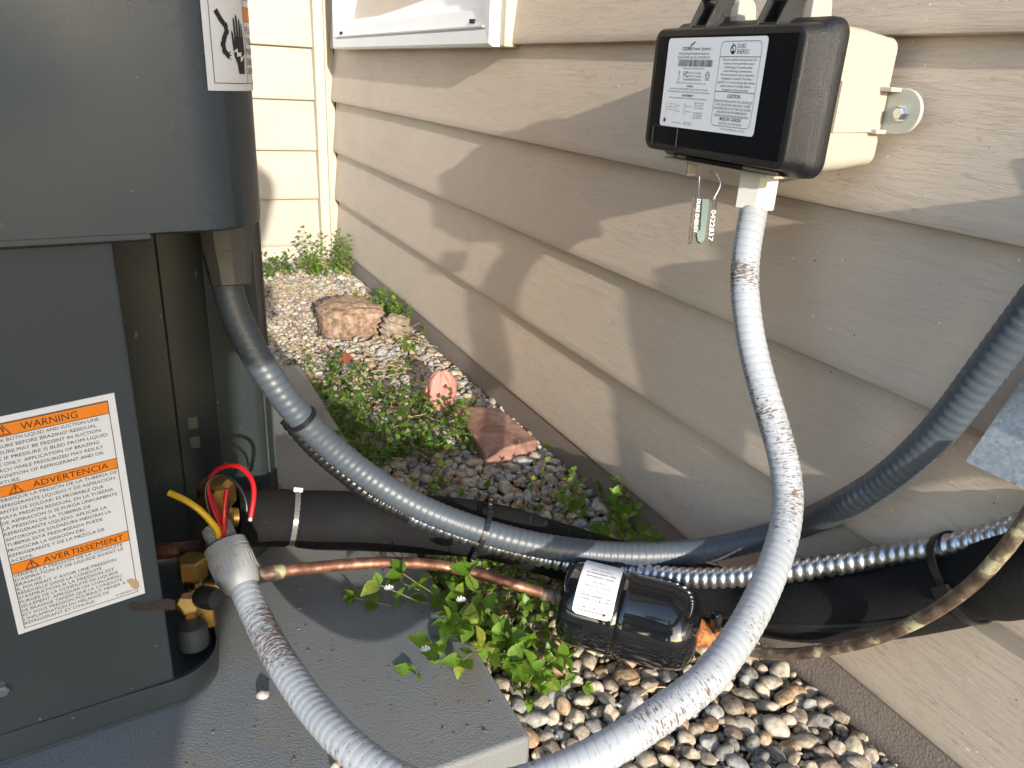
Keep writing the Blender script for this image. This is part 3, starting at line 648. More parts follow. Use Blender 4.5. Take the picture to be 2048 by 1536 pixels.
mb = MB(); mb.add([(.441, by-.0005, .4755), (.441, by-.0005, .5085), (.489, by+.0015, .5075), (.489, by+.0015, .4765), (.441, by+.006, .4755), (.441, by+.006, .5085), (.489, by+.006, .5075), (.489, by+.006, .4765)], [(0,1,2,3),(0,4,5,1),(3,2,6,7),(1,5,6,2),(0,3,7,4)])
mb.build('side_rib', m_beige, mbx, smooth=False)
# mounting ear with screw
ear = [(0.0, -.0145), (.0, .0145)]; E = [(by+.004, .4755), (by+.004, .5065)]+[(.3905-.0165*math.sin(math.radians(a)), .491+.0155*math.cos(math.radians(a))) for a in range(0, 181, 12)]
mb = MB().loft([[(.4905, y, z) for y, z in E], [(.4935, y, z) for y, z in E]]); ear = mb.build('mounting_ear', m_beiged, mbx, bevel=.0008)
MB().box((.480, .3925, .5035), (.4903, by+.004, .5065)).build('ear_flange', m_beige, mbx, bevel=.0005); MB().box((.480, .3975, .4755), (.4903, by+.004, .4785)).build('ear_flange', m_beige, mbx, bevel=.0005)
sc = Vector((.4905, .3885, .490))
lathe('mounting_screw', sc, sc-Vector((1, 0, 0)), [(0, .0062), (.0012, .0060), (.0013, .0046), (.0040, .0046), (.0048, .0038)], m_bolt, mbx, seg=6, ang=20)
# latches
def latch(y0):
    lt = MB(); zt = zc+LHt/2+.001
    for yy in (y0, y0+.020):
        lt.loft([[(.412, yy+t, zt-.001), (.4225, yy+t, zt+.021), (.4270, yy+t, zt+.0235), (.437, yy+t, zt+.0225), (.4385, yy+t, zt+.019), (.434, yy+t, zt+.014), (.434, yy+t, zt-.001)] for t in (0, .0022)])
    lt.box((.4215, y0+.0022, zt+.0195), (.4275, y0+.020, zt+.0232)); lt.box((.429, y0+.0022, zt+.004), (.433, y0+.020, zt+.016)); lt.box((.414, y0-.001, zt-.003), (.440, y0+.023, zt+.001))
    o = lt.build('latch', m_blkr, mbx, bevel=.0005)
    hk = MB().loft([[(.4365, y0-.006+t, zt-.002), (.4365, y0-.006+t, zt+.0195), (.440, y0-.006+t, zt+.0225), (.449, y0-.006+t, zt+.0215), (.4535, y0-.006+t, zt+.017), (.4575, y0-.006+t, zt-.002)] for t in (0, .012)]).build('latch_hook', m_beige, o, bevel=.0012)
    MB().box((.4325, y0+.004, zt+.005), (.4335, y0+.018, zt+.018)).build('latch_bar', m_pvc, o)
latch(.515); latch(.440)
# lid label
A_, B_, C_ = Vector((.4043, .5485, .4688)), Vector((.4043, .4368, .4688)), Vector((.4043, .4368, .5345))
MW, MH = .1117, .0657
def mmap(u, v, off=0): return Vector((.4043-off, .5485-u, .4688+v))
ol = [(a+MW/2, b+MH/2) for a, b in rrect(MW, MH, .003, 5)]
ml = mo('rating_label', [mmap(u, v, .0002) for u, v in ol], [tuple(range(len(ol)))], m_paper, mbx)
it = []; T = lambda s, x, y, h, al='c', w=None, b=0: it.append(('t', s, x*MW, y*MH, h*MH, al, w*MW if w else None, b))
lx = .275
it.append(('p', [(.255*MW,.925*MH),(.300*MW,.965*MH),(.300*MW,.945*MH),(.255*MW,.905*MH)]))
T('COOPER', .17, .865, .038, 'l', .105, .02); T('Power Systems', .283, .865, .038, 'l', .19)
T('Enclosed Energy Management Equipment', .30, .820, .026, 'c', .33); T('Model LCR 4700  Style No. L401021001C5S1', .30, .778, .026, 'c', .35)
rb = random.Random(4); x = .14
while x < .51:
    w = rb.choice((.0025, .004, .006)); it.append(('r', x*MW, .690*MH, (x+w)*MW, .765*MH)); x += w+rb.choice((.003, .005))
T('Raintight Enclosure, For Residential Use Only', .32, .662, .018, 'c', .23)
it.append(('l', [(.165*MW,.59*MH),(.165*MW,.635*MH)], .0005)); it.append(('p', [(.158*MW,.62*MH),(.172*MW,.62*MH),(.165*MW,.645*MH)]))
for i, s in enumerate(('THIS', 'WAY', 'UP')): T(s, .165, .560-.028*i, .016)
T('FC', .24, .575, .062, 'c', .05, .0); it.append(('o', .262*MW, .60*MH, .0019, .0003)); T('Tested To Comply', .282, .612, .022, 'l', .12); T('With FCC Standards', .282, .575, .022, 'l', .13); T('FOR HOME OR OFFICE USE', .315, .535, .024, 'c', .19)
it.append(('o', .475*MW, .60*MH, .0026, .0003)); it.append(('o', .475*MW, .60*MH, .0021, .0002)); T('ETL', .475, .59, .022, 'c', .03); T('Intertek', .475, .545, .016, 'c', .05)
T('Conforms to UL Std. 916, Certified to CSA Std. C22.2 No. 205', .30, .500, .016, 'c', .33)
T('WARNING', .30, .462, .024, 'c', .075, .01); T('HAZARDOUS VOLTAGES ARE PRESENT. INSTALL DEVICE IN ACCORDANCE', .29, .432, .016, 'c', .42); T('WITH APPLICABLE LOCAL AND NATIONAL ELECTRICAL SAFETY CODE STANDARDS.', .29, .400, .016, 'c', .47)
T('AVERTISSEMENT', .29, .358, .024, 'c', .13, .01); T('TENSIONS DANGEREUSES SUR LES CARTES DE CIRCUITS ELECTRONIQUES', .29, .330, .015, 'c', .42)
for i, (s, y) in enumerate((('C', .255), ('NO', .222), ('NC', .190))):
    T(s, .07, y, .016, 'l'); it.append(('o', .105*MW, (y+.008)*MH, .0006, .0002)); it.append(('l', [(.112*MW, (y+.008)*MH), (.155*MW, (y+.008)*MH)], .0002))
for i, s in enumerate(('LOAD 1', '5A', '120 VAC')): T(s, .175, .240-.03*i, .016, 'l')
for xx in (.06, .16, .265, .28): it.append(('l', [(xx*MW, .15*MH), (xx*MW, .285*MH)], .0002))
for y in (.25, .19): it.append(('o', .295*MW, y*MH, .0006, .0002)); it.append(('l', [(.302*MW, y*MH), (.35*MW, y*MH)], .0002))
for i, s in enumerate(('INPUT POWER', '120 to 240 VAC', '1.2W 50/60Hz', '', 'UNIT ENERGIZED', '30A MAXIMUM', '60A CIRCUIT')):
    if s: T(s, .375, .285-.027*i, .016, 'l', .10)
T('FACTORY WIRING', .20, .045, .014, 'c', .10); T('FIELD CHANGE', .325, .060, .014, 'c', .09); T('FOR ALT. RELAY', .325, .038, .014, 'c', .09)
it.append(('r', .045*MW, .05*MH, .070*MW, .09*MH)); it.append(('o', .0575*MW, .092*MH, .0012, .0003))
rx0, rx1, ry0, ry1 = .575, .955, .075, .955
rr = [(a+(rx0+rx1)/2*MW, b+(ry0+ry1)/2*MH) for a, b in rrect((rx1-rx0)*MW, (ry1-ry0)*MH, .004, 6)]; it.append(('l', rr+[rr[0]], .00032))
it += [('r', rx0*MW, .795*MH, rx1*MW, .801*MH), ('r', rx0*MW, .435*MH, rx1*MW, .441*MH)]
cx_ = .765; it.append(('o', .695*MW, .875*MH, .0030, .0007)); it.append(('l', [(.69*MW,.93*MH),(.685*MW,.89*MH),(.70*MW,.86*MH)], .0007)); it.append(('p', [(.675*MW,.855*MH),(.715*MW,.855*MH),(.705*MW,.825*MH),(.685*MW,.825*MH)]))
T('DUKE', .735, .885, .045, 'l', .075); T('ENERGY.', .735, .828, .045, 'l', .115)
for i, s in enumerate(('This unit is sealed for your protection. Do', 'not open or remove seal without consent', 'of Duke Energy. For questions please', 'contact Duke Energy Customer Service.', 'When powered up there may be a delay before', 'the appliance is restored. This delay is', 'typically 5 to 7 minutes. A green light indicates', 'system readiness. A red light indicates', 'the appliance is being controlled.')): T(s, cx_, .758-.0385*i, .024, 'c', min(.355, len(s)*.0074))
T('CAUTION:', cx_, .375, .040, 'c', .13, .012)
for i, s in enumerate(('RISK OF ELECTRICAL SHOCK. THIS CONTROLLER', 'IS NOT AN ELECTRICAL DISCONNECT. POWER', 'MAY BE RESTORED AT ANY TIME. ONE OR MORE', 'DISCONNECTS MUST BE OPENED BEFORE', 'SERVICING THE CONTROLLER OR APPLIANCE.')): T(s, cx_, .328-.0385*i, .024, 'c', min(.36, len(s)*.0088))
T('MISE EN GARDE:', cx_, .135, .036, 'c', .21, .008); T('RISQUE DE CHOC ELECTRIQUE', cx_, .095, .022, 'c', .22); T('CPT-L401021001C5S1 Rev. 01 SPIC J2', .80, .035, .018, 'c', .23)
printing('lettering', it, mmap, m_ink, ml, .00035)
fx = [(yc+LWd/2-.012, zc-LHt/2+.004), (yc+LWd/2-.045, zc-LHt/2+.004), (yc+LWd/2-.045, zc-LHt/2+.0195), (yc+LWd/2-.012, zc-LHt/2+.0195)]
mb = MB()
for (a, b), (c_, d_) in zip(fx, fx[1:]+fx[:1]):
    y0, y1 = sorted((a, c_)); z0, z1 = sorted((b, d_)); mb.box((.4040, y0-.0004, z0-.0004), (.4047, y1+.0004, z1+.0004))
mb.build('indicator_frame', m_blkr, mbx, smooth=False)
# bottom bracket with fold, knuckle, hex fitting
zb_ = zc-LHt/2
mb = MB(); mb.box((.418, .424, zb_-.0075), (.440, .556, zb_-.0058)); mb.box((.4255, .530, zb_-.0058), (.440, .548, zb_+.003)); mb.box((.4255, .43, zb_-.0058), (.447, .466, zb_+.003)); mb.build('bracket', m_beige, mbx, bevel=.0003)
MB().box((.421, .466, zb_-.0055), (.436, .530, zb_-.003)).build('bracket_gap', m_blkr, mbx)
mb = MB(); mb.box((.418, .5215, zb_-.018), (.4195, .5225, zb_-.0075)); mb.box((.418, .524, zb_-.018), (.4195, .5255, zb_-.0075)); mb.box((.4182, .5225, zb_-.0182), (.4282, .5248, zb_-.0162)); mb.box((.4195, .5235, zb_-.018), (.4285, .5245, zb_-.0075)); mb.build('bracket_tab', m_beige, mbx, bevel=.0004)
hc = at(1515, 372, .605); hb = at(1508, 418, .605)
hb = Vector((hc.x, hc.y, hb.z)); MB_top = Vector((hc.x, hc.y, zb_-.0076))
hl = (MB_top-hb).length
lathe('hex_fitting', hb, MB_top, [(0, .0158), (.001, .0166), (hl-.004, .0166), (hl-.0035, .0172), (hl, .0172)], m_hexp, mbx, seg=6, twist=.35, ang=20)
# ================================================================== CONDUITS
def ridge(pitch, amp, ph=1): return lambda s, a: 1-amp*abs(math.cos(math.pi*(s/pitch+ph*a/6.2832)))**5
wpts = [(hb.x, hb.y, hb.z+.004)]+[at(x, y, d) for x, y, d in ((1501,455,.602),(1493,500,.600),(1489,560,.597),(1494,630,.592),(1506,700,.587),(1524,770,.580),(1545,840,.572),(1565,910,.564),(1576,980,.556),(1572,1050,.546),(1552,1120,.530),(1527,1182,.513),(1497,1243,.496),(1455,1308,.478),(1402,1370,.462),(1301,1444,.450),(1205,1505,.440),(1105,1552,.434),(1000,1583,.431),(895,1590,.434),(805,1568,.442),(738,1526,.456),(680,1475,.474),(630,1420,.497),(588,1363,.520),(550,1303,.545),(518,1243,.572),(494,1190,.592),(482,1165,.600))]
wc = thing('flexible_conduit', 'scuffed white flexible conduit looping from the box down to loose wires by the valves', 'conduit', (.44, .46, .35))
o, C, T_, X_, Y_, S_ = tube('sheath', wpts, .0109, m_wcon, wc, seg=40, step=.0016, rfun=ridge(.0062, .034), ret=True, smoothit=40)
# print running along the sheath
def tubemap(C, T_, X_, Y_, S_, r, s0, side, sgn=1):
    def f(u, v, off=0):
        s = s0+sgn*u; i = min(range(len(S_)), key=lambda j: abs(S_[j]-s)) if False else max(0, min(len(S_)-2, int(np.searchsorted(S_, s))-1))
        t = (s-S_[i])/(S_[i+1]-S_[i]); c = C[i].lerp(C[i+1], t); vw = (Vector((0, 0, CAMZ))-c); vw = (vw-T_[i]*vw.dot(T_[i])).normalized(); w = T_[i].cross(vw)
        a = side+v/r*sgn; return c+(vw*math.cos(a)+w*math.sin(a))*(r+off)
    return f
tm = tubemap(C, T_, X_, Y_, S_, .0110, .195, .92, -1)
printing('lettering', [('t', 'SEALPROOF LIQUID-TIGHT FLEXIBLE NONMETALLIC CONDUIT-TYPE B 1/2 (16)  (UL) -', 0, -.0012, .0030, 'l', .184)], tm, m_ink2, wc, .0002)
# white conduit connector
a_ = C[-1]; d_ = (at(447,1085,.612)-a_).normalized()
cn = lathe('connector', a_-d_*.006, a_+d_*.06, [(0, .0112), (.003, .0138), (.012, .0165), (.0255, .0168), (.0256, .0174), (.0305, .0172), (.0307, .0163), (.0325, .0163), (.0327, .0172), (.0395, .0166), (.0400, .0100), (.0405, .0100)], m_pvc, wc, seg=40); cn['label'] = 'grey plastic compression nut'
tp = lathe('thread', a_+d_*.034, a_+d_*.052, [(i*.0005, .0112+(.0006 if (i % 4) in (1, 2) else -.0003)) for i in range(34)], m_pvc, cn, seg=28, ang=20)
xx, yy, dd = frame(d_); mb = MB()
for k_ in range(14):
    a = 2*math.pi*k_/14; c0 = a_-d_*.006; rr_ = .0166
    for da in (-.11, .11):
        e = xx*math.cos(a+da)+yy*math.sin(a+da); t = xx*-math.sin(a+da)+yy*math.cos(a+da)
        mb.loft([[c0+d_*s+e*(q+h)+t*w2 for h, w2 in ((-.001, -.0005), (.0005, -.0003), (.0005, .0003), (-.001, .0005))] for s, q in ((.012, .0164), (.0245, .0167))])
mb.build('grip_rib', m_pvc, cn)
tip = a_+d_*.050; tp0 = a_+d_*.040
def wire(name, pts, r, mat, lab_=None):
    o = tube(name, [tp0+Vector((random.uniform(-1,1), random.uniform(-1,1), 0))*.004]+pts, r, mat, wc, seg=12, step=.002, smoothit=4)
    if lab_: o['label'] = lab_
    return o
D = .600
wire('wire', [at(445,1062,D), at(430,1030,D), at(418,992,D+.004), at(416,960,D+.006), at(436,938,D+.006), at(465,930,D+.004), at(490,941,D), at(506,965,D-.005), at(508,995,D-.009), at(501,1036,D-.012)], .0019, m_red, 'long red wire bent over in an arch')
lathe('wire_end', at(501.5,1034,D-.012), at(500,1041,D-.0125), [(0, .0017), (.003, .0016)], M_('copper_end', (.75,.72,.68), .3, metal=.8), wc, seg=10)
wire('wire', [at(447,1062,D+.001), at(432,1020,D+.003), at(417,985,D+.008)], .0018, m_red, 'short red wire hidden behind the black one')
wire('wire', [at(448,1060,D-.003), at(449,1018,D-.006), at(454,977,D-.008)], .0019, m_red, 'short straight red wire')
wire('wire', [at(431,1062,D-.004), at(418,1025,D-.006), at(410,985,D-.006), at(416,962,D-.005), at(438,949,D-.003), at(463,958,D-.003), at(484,982,D-.005), at(493,1005,D-.006), at(494,1022,D-.006)], .00115, m_wblk, 'thin black wire bent over in an arch')
wire('wire', [at(452,1060,D+.002), at(452,1030,D+.006), at(460,1002,D+.010)], .0010, m_wblk, 'thin short black wire')
yw = wire('wire', [at(436,1062,D-.005), at(424,1046,D-.010), at(404,1024,D-.014), at(370,1000,D-.018), at(337,985,D-.020)], .0025, m_yel, 'yellow tube shaped insulation sleeve')
# grey conduit
gspec = [(447,480,.590),(452,560,.590),(468,620,.595),(500,690,.603),(542,758,.613),(595,828,.628),(660,893,.650),(730,948,.668),(800,993,.680),(870,1028,.690),(950,1057,.697),(1030,1080,.700),(1110,1096,.704),(1200,1107,.708),(1300,1109,.711),(1400,1102,.713),(1500,1082,.710),(1590,1054,.697)]
gp = [at(*q) for q in gspec]+[at(x, y, x=xw) for x, y, xw in ((1680,1014,.472),(1760,968,.468),(1830,910,.465),(1890,848,.463),(1950,770,.461),(2010,690,.460),(2080,598,.459),(2160,490,.458))]
gc = thing('flexible_conduit', 'dark grey ribbed flexible conduit sweeping from the unit cover to the right edge', 'conduit', (.3, .6, .2))
o, C2, T2, X2, Y2, S2 = tube('sheath', gp, .0117, m_gcon, gc, seg=36, step=.0016, rfun=ridge(.0066, .050), ret=True, smoothit=60)
top = at(447,455,.585); bot = at(462,572,.592)
lathe('connector', bot, top, [(0, .0125), (.001, .0150), (.012, .0162), (.025, .0182), (.027, .0190), (.05, .0192)], m_pvcd, gc, seg=10, ang=20, twist=.1)
# cable ties
def tie(name, C, T_, i, r, mat, w=.0035, th=.0011, n=28, head=True, ang0=0, squash=None, lab_=None, tail=0, owner=None, cat='cable tie'):
    c = C[i]; t = T_[i]; x = Vector((0, 0, 1)).cross(t).normalized(); y = t.cross(x); rings = []
    for k_ in range(n+1):
        a = 2*math.pi*k_/n; e = x*math.cos(a)+y*math.sin(a)*(squash or 1); e2 = e
        rings.append([c+e2*r-t*w/2, c+e2*(r+th)-t*w/2*.9, c+e2*(r+th)+t*w/2*.9, c+e2*r+t*w/2])
    mb = MB().loft(rings, cap=False)
    for k_ in range(n):          # fine teeth of the strap
        for q in range(2):
            a = 2*math.pi*(k_+q*.5)/n; e = x*math.cos(a)+y*math.sin(a)*(squash or 1); u_ = Vector(t).cross(e).normalized(); cc = c+e*(r+th+.0001)
            mb.box((-w*.3, -.0002, -.0001), (w*.3, .0002, .0003), Matrix.Translation(cc)@Matrix((t, u_, e)).transposed().to_4x4())
    if head:
        a = ang0; e = x*math.cos(a)+y*math.sin(a)*(squash or 1); u_ = t.cross(e.normalized()).normalized(); cc = c+e*(r+th)
        mb.box((-w*.75, -.0035, -.001), (w*.75, .0035, .0038), Matrix.Translation(cc)@Matrix((t, u_, e.normalized())).transposed().to_4x4())
    root = mb.build(name, mat, None)
    return tag(root, lab_, cat)
def idx(C, px, py): return min(range(2, len(C)-2), key=lambda i: (proj(C[i])[0]-px)**2+(proj(C[i])[1]-py)**2)
tie('cable_tie', C2, T2, idx(C2, 602, 838), .0119, m_tie, w=.0045, head=False, lab_='black toothed cable tie wrapped round the grey conduit near the unit')
# corrugated second tie row under the grey conduit: the flex that runs along its underside
# ================================================================== SUCTION LINE INSULATION
ispec = [(468,1036,.700,1.0),(520,1034,.712,1.0),(575,1036,.722,1.0),(588,1037,.724,.90),(602,1038,.726,1.0),(640,1040,.730,1.05),(750,1043,.735,1.05),(870,1050,.738,1.05),(980,1062,.738,1.0),(1080,1090,.745,1.0),(1180,1120,.748,1.0),(1290,1152,.742,1.0),(1400,1183,.720,1.0),(1500,1207,.688,1.0),(1600,1218,.636,1.0),(1700,1216,.606,.98),(1800,1203,.576,.97),(1900,1182,.545,.95),(1945,1173,.530,.85),(1990,1160,.515,1.0),(2040,1150,.500,1.02),(2120,1130,.480,1.0)]
ip = [at(a, b, c) for a, b, c, d in ispec]
ins = thing('insulated_pipe', 'black foam insulated refrigerant pipe running across from the valves to the wall', 'pipe', (.3, .6, .07))
o, C3, T3, X3, Y3, S3 = tube('foam_sleeve', ip, .0268, m_foam, ins, seg=40, step=.004, radii=[q[3] for q in ispec], ret=True, smoothit=6)
# lengthwise seam on the underside towards the camera, from the right part
i0, i1 = idx(C3, 1420, 1190), idx(C3, 1870, 1190); V = []; Fc = []
for i in range(i0, i1):
    vw = (Vector((0, 0, CAMZ))-C3[i]); vw = (vw-T3[i]*vw.dot(T3[i])).normalized(); w = T3[i].cross(vw)
    if w.z > 0: w = -w
    rr_ = .0268
    for a, hh in ((.42, -.0005), (.46, .0010), (.66, .0010), (.70, -.0005)): V.append(C3[i]+(vw*math.cos(a)+w*math.sin(a))*(rr_+hh))
for i in range(i1-i0-1):
    for j in range(3): Fc.append((i*4+j, i*4+j+1, (i+1)*4+j+1, (i+1)*4+j))
mo('seam_tape', V, Fc, m_tie, ins, smooth=True)
# cracks torn in the foam
rc_ = random.Random(5)
for px, py in ((1043,1010),(1080,1018),(1172,1040),(1125,1055),(1270,1070),(955,1003)):
    mb = MB(); i = idx(C3, px, py+40); vw = (Vector((0,0,CAMZ))-C3[i]); vw = (vw-T3[i]*vw.dot(T3[i])).normalized(); w = T3[i].cross(vw); w = -w if w.z < 0 else w
    for q in range(5):
        a = .75+.06*q; e = vw*math.cos(a)+w*math.sin(a); cc = C3[i]+e*.0269+T3[i]*rc_.uniform(-.0015, .0015); mb.box((-.0006, -.0022, -.0004), (.0006, .0022, .0004), Matrix.Translation(cc)@Matrix((T3[i], T3[i].cross(e), e)).transposed().to_4x4())
    mb.build('foam_crack', m_dark, ins, smooth=False)
tie('cable_tie', C3, T3, idx(C3, 588, 1037), .0243, m_tiew, w=.0055, ang0=1.15, lab_='clear nylon cable tie pulled tight round the foam insulation near the valves')
# tie joining grey conduit and foam pipe
i = idx(C2, 962, 1062); j = idx(C3, 962, 1062)
ci = C2[i]; cj = C3[j]; t = T2[i]; pts = []; mid = (ci+cj)/2; vw = (Vector((0,0,CAMZ))-mid); vw = (vw-t*vw.dot(t)).normalized(); w = t.cross(vw); w = -w if w.z < 0 else w
for k_ in range(33):
    a = 2*math.pi*k_/32; e = vw*math.cos(a)+w*math.sin(a); best = 0
    for c, r in ((ci, .0121), (cj, .0280)): best = max(best, (c-mid-t*(c-mid).dot(t)).dot(e)+r)
    pts.append((e, best))
rings = [[mid+e*r-t*.0022, mid+e*(r+.0012)-t*.0022, mid+e*(r+.0012)+t*.0022, mid+e*r+t*.0022] for e, r in pts]
mb = MB().loft(rings, cap=False)
for e, r in pts[::1]:
    u_ = t.cross(e); mb.box((-.0013, -.0003, 0), (.0013, .0003, .0016), Matrix.Translation(mid+e*(r))@Matrix((t, u_, e)).transposed().to_4x4())
e, r = pts[24 if (w.z > 0) else 8]; e, r = min(pts, key=lambda q: proj(mid+q[0]*q[1])[1]*-1)
mb.box((-.0035, -.004, -.001), (.0035, .004, .004), Matrix.Translation(mid+e*r)@Matrix((t, t.cross(e), e)).transposed().to_4x4())
tag(mb.build('cable_tie', m_tie), 'black cable tie binding the grey conduit onto the foam insulated pipe', 'cable tie')
# ================================================================== FLEX METAL CONDUIT
def screwprof(s, a):
    ph = (s/.0082+a/6.2832) % 1.0; q = min(1, max(0, 1.6*math.sin(math.pi*ph/.70))) if ph < .70 else 0
    return .84+.18*q
fp = [at(a, b, c) for a, b, c in ((820,1030,.710),(930,1072,.718),(1010,1096,.720),(1080,1114,.718),(1130,1124,.716),(1200,1136,.712),(1290,1148,.704),(1400,1156,.672),(1500,1152,.645),(1600,1140,.620),(1700,1124,.598),(1800,1108,.572),(1900,1092,.540),(1980,1073,.520),(2040,1052,.505),(2120,1010,.49))]
fl = tag(tube('metal_conduit', fp, .0088, m_flex, None, seg=24, step=.0009, rfun=screwprof, smoothit=30, ang=70), 'shiny corrugated metal conduit lying on top of the black foam pipe', 'conduit')
tag(tube('ribbed_flex', [at(a, b, c) for a, b, c in ((575,836,.646),(600,866,.652),(640,908,.668),(690,950,.686),(750,996,.702),(830,1034,.712))], .0078, m_tie, None, seg=20, step=.0009, rfun=ridge(.0068, .14), smoothit=6), 'dark coloured stretch of ribbed metal flex peeking out below the grey conduit near its first tie', 'cable')  # shaded stretch of the metal flex, its darkness put into a black material
# ================================================================== FILTER DRIER
DA, DB = at(1122,1196,.690), at(1398,1268,.660); dv = (DB-DA).normalized(); DL = (DB-DA).length
dr = thing('filter_drier', 'glossy black cylindrical filter drier with a white label lying above the gravel', 'filter drier', DA-Vector((0,0,.04)))
R = .0375; pr = [(.000, .010), (.001, .024), (.004, .0312), (.010, .0358), (.019, R), (.050, R), (.0535, R-.0015), (.056, R+.0012), (.060, R+.0012), (.0635, R), (DL-.028, R), (DL-.018, .0366), (DL-.010, .0335), (DL-.004, .0275), (DL-.001, .020), (DL, .010)]
lathe('shell', DA, DB, pr, m_gloss, dr, seg=72, ang=60)
xx, yy, dd = frame(dv)
vw = (Vector((0,0,CAMZ))-(DA+DB)/2); vw = (vw-dv*vw.dot(dv)).normalized(); wz = dv.cross(vw); wz = -wz if wz.z < 0 else wz
def dmap(u, v, off=0): a = v/R; return DA+dv*(.012+u)+(vw*math.cos(a)+wz*math.sin(a))*(R+.0003+off)
ol = rrect(.034, .066, .004, 5); c0 = (.021, .024)
V = []; nU, nV = 8, 40; Fc = []
for i in range(nU+1):
    for j in range(nV+1):
        v_ = -.033+.066*j/nV; e_ = max(0, abs(v_)-(.033-.004)); hw = .017-(.004-math.sqrt(max(0, .004**2-e_**2)))
        V.append(dmap(c0[0]+hw*(2*i/nU-1), c0[1]+v_, .0002))
for i in range(nU):
    for j in range(nV): a = i*(nV+1)+j; Fc.append((a, a+nV+1, a+nV+2, a+1))
dl = mo('drier_label', V, Fc, m_paper, dr, smooth=True)
it = []; rowsD = [(.034, '(UL)', .006), (.027, '26-06', .010), (.0215, 'FOR USE WITH', .018), (.0172, 'ALL REFRIGERANT TYPES', .026), (.013, 'REFRIGERANT LIQUID', .024), (.0075, 'LINE USE IN', .012), (.0035, 'INDOOR OR OUTDOOR', .022), (-.0002, 'LOCATIONS ONLY', .024)]
for y, s, w in rowsD: it.append(('t', s, .021, y, .0016, 'c', w))
it.append(('t', 'PARKER HANNIFIN CORP', .021, .0075-.0125, .0018, 'c', .026, .015)); it.append(('t', 'WASHINGTON, MO 63090', .021, -.0082, .0018, 'c', .026, .015))
it.append(('t', 'MADE IN U.S.A.', .021, -.0118, .0014, 'c', .018)); printing('lettering', it, lambda u, v, off=0: dmap(u, v+.012, off), m_ink, dl, .0004)
it = [('t', 'M.R.P. 680 psig', .021, -.0028, .0018, 'c', .017, .01), ('r', .008, -.0052, .030, -.0045), ('p', [(.030,-.0065),(.034,-.00485),(.030,-.0032)]), ('t', '049-06', .018, -.0083, .0014, 'c', .007)]
printing('flow_arrow', it, dmap, m_ink, dl, .0004)
lathe('inlet_fitting', DA+dv*.002, DA-dv*.03, [(0, .0080), (.004, .0078), (.005, .0066), (.007, .0074), (.009, .0064), (.011, .0070), (.020, .0062)], m_copd, dr, seg=24)
lathe('outlet_fitting', DB-dv*.002, DB+dv*.03, [(0, .0140), (.004, .0125), (.006, .0105), (.012, .0092), (.022, .0085)], m_rust, dr, seg=24)
MB().box((-.004, -.0035, -.012), (.004, .0035, .012), Matrix.Translation(DB+dv*.012+up*.014)).build('bracket_strap', m_gloss, dr, bevel=.001)
# copper lines
rp = [at(445,1168,.620), at(480,1158,.622), at(520,1150,.630), at(570,1142,.640), at(640,1134,.655), at(720,1127,.668), at(800,1125,.680), at(880,1131,.688), at(950,1146,.693), at(1010,1163,.695), at(1065,1180,.694), DA-dv*.005]
cl1 = thing('copper_pipe', 'bare copper liquid pipe running from the small brass valve to the filter drier', 'pipe', (.2, .55, .1))
tube('pipe', rp, .0050, m_cop, cl1, seg=20, step=.003, smoothit=8)
lathe('reducer', at(505,1153,.627), at(570,1142,.640), [(0, .0075), (.004, .0078), (.005, .0066), (.014, .0064), (.024, .0062), (.026, .0050)], m_copd, cl1, seg=20)
rp2 = [DB+dv*.004, at(1440,1285,.652), at(1500,1302,.638), at(1570,1309,.615), at(1650,1300,.590), at(1730,1283,.562), at(1800,1258,.535), at(1870,1222,.508), at(1940,1172,.482), at(1990,1122,.465), at(2030,1072,.452), at(2070,1010,.44), at(2110,930,.43)]
cl2 = thing('copper_pipe', 'tarnished copper pipe rising from the filter drier to the right edge', 'pipe', (.4, .35, .1))
tube('pipe', rp2, .0047, m_copd, cl2, seg=20, step=.003, smoothit=8)
# tie round the right hand bundle (foam pipe + metal flex + copper)
i = idx(C3, 1940, 1180); t = T3[i]; mid = C3[i]; vw = (Vector((0,0,CAMZ))-mid); vw = (vw-t*vw.dot(t)).normalized(); w = t.cross(vw); w = -w if w.z < 0 else w
cps = [(mid, .0240), (at(1905,1091,.538), .0095)]
pts = []
for k_ in range(41):
    a = 2*math.pi*k_/40; e = vw*math.cos(a)+w*math.sin(a); pts.append((e, max((c-mid-t*(c-mid).dot(t)).dot(e)+r for c, r in cps)))
mb = MB().loft([[mid+e*r-t*.0030, mid+e*(r+.0014)-t*.0030, mid+e*(r+.0014)+t*.0030, mid+e*r+t*.0030] for e, r in pts], cap=False)
hd = mid+vw*.0258; mb.box((-.006, -.005, -.005), (.006, .005, .002), Matrix.Translation(hd)@Matrix((t, w, vw)).transposed().to_4x4())
tag(mb.build('cable_tie', m_tie, ang=20), 'wide black cable tie strapping metal conduit and copper pipe to the foam at right', 'cable tie')
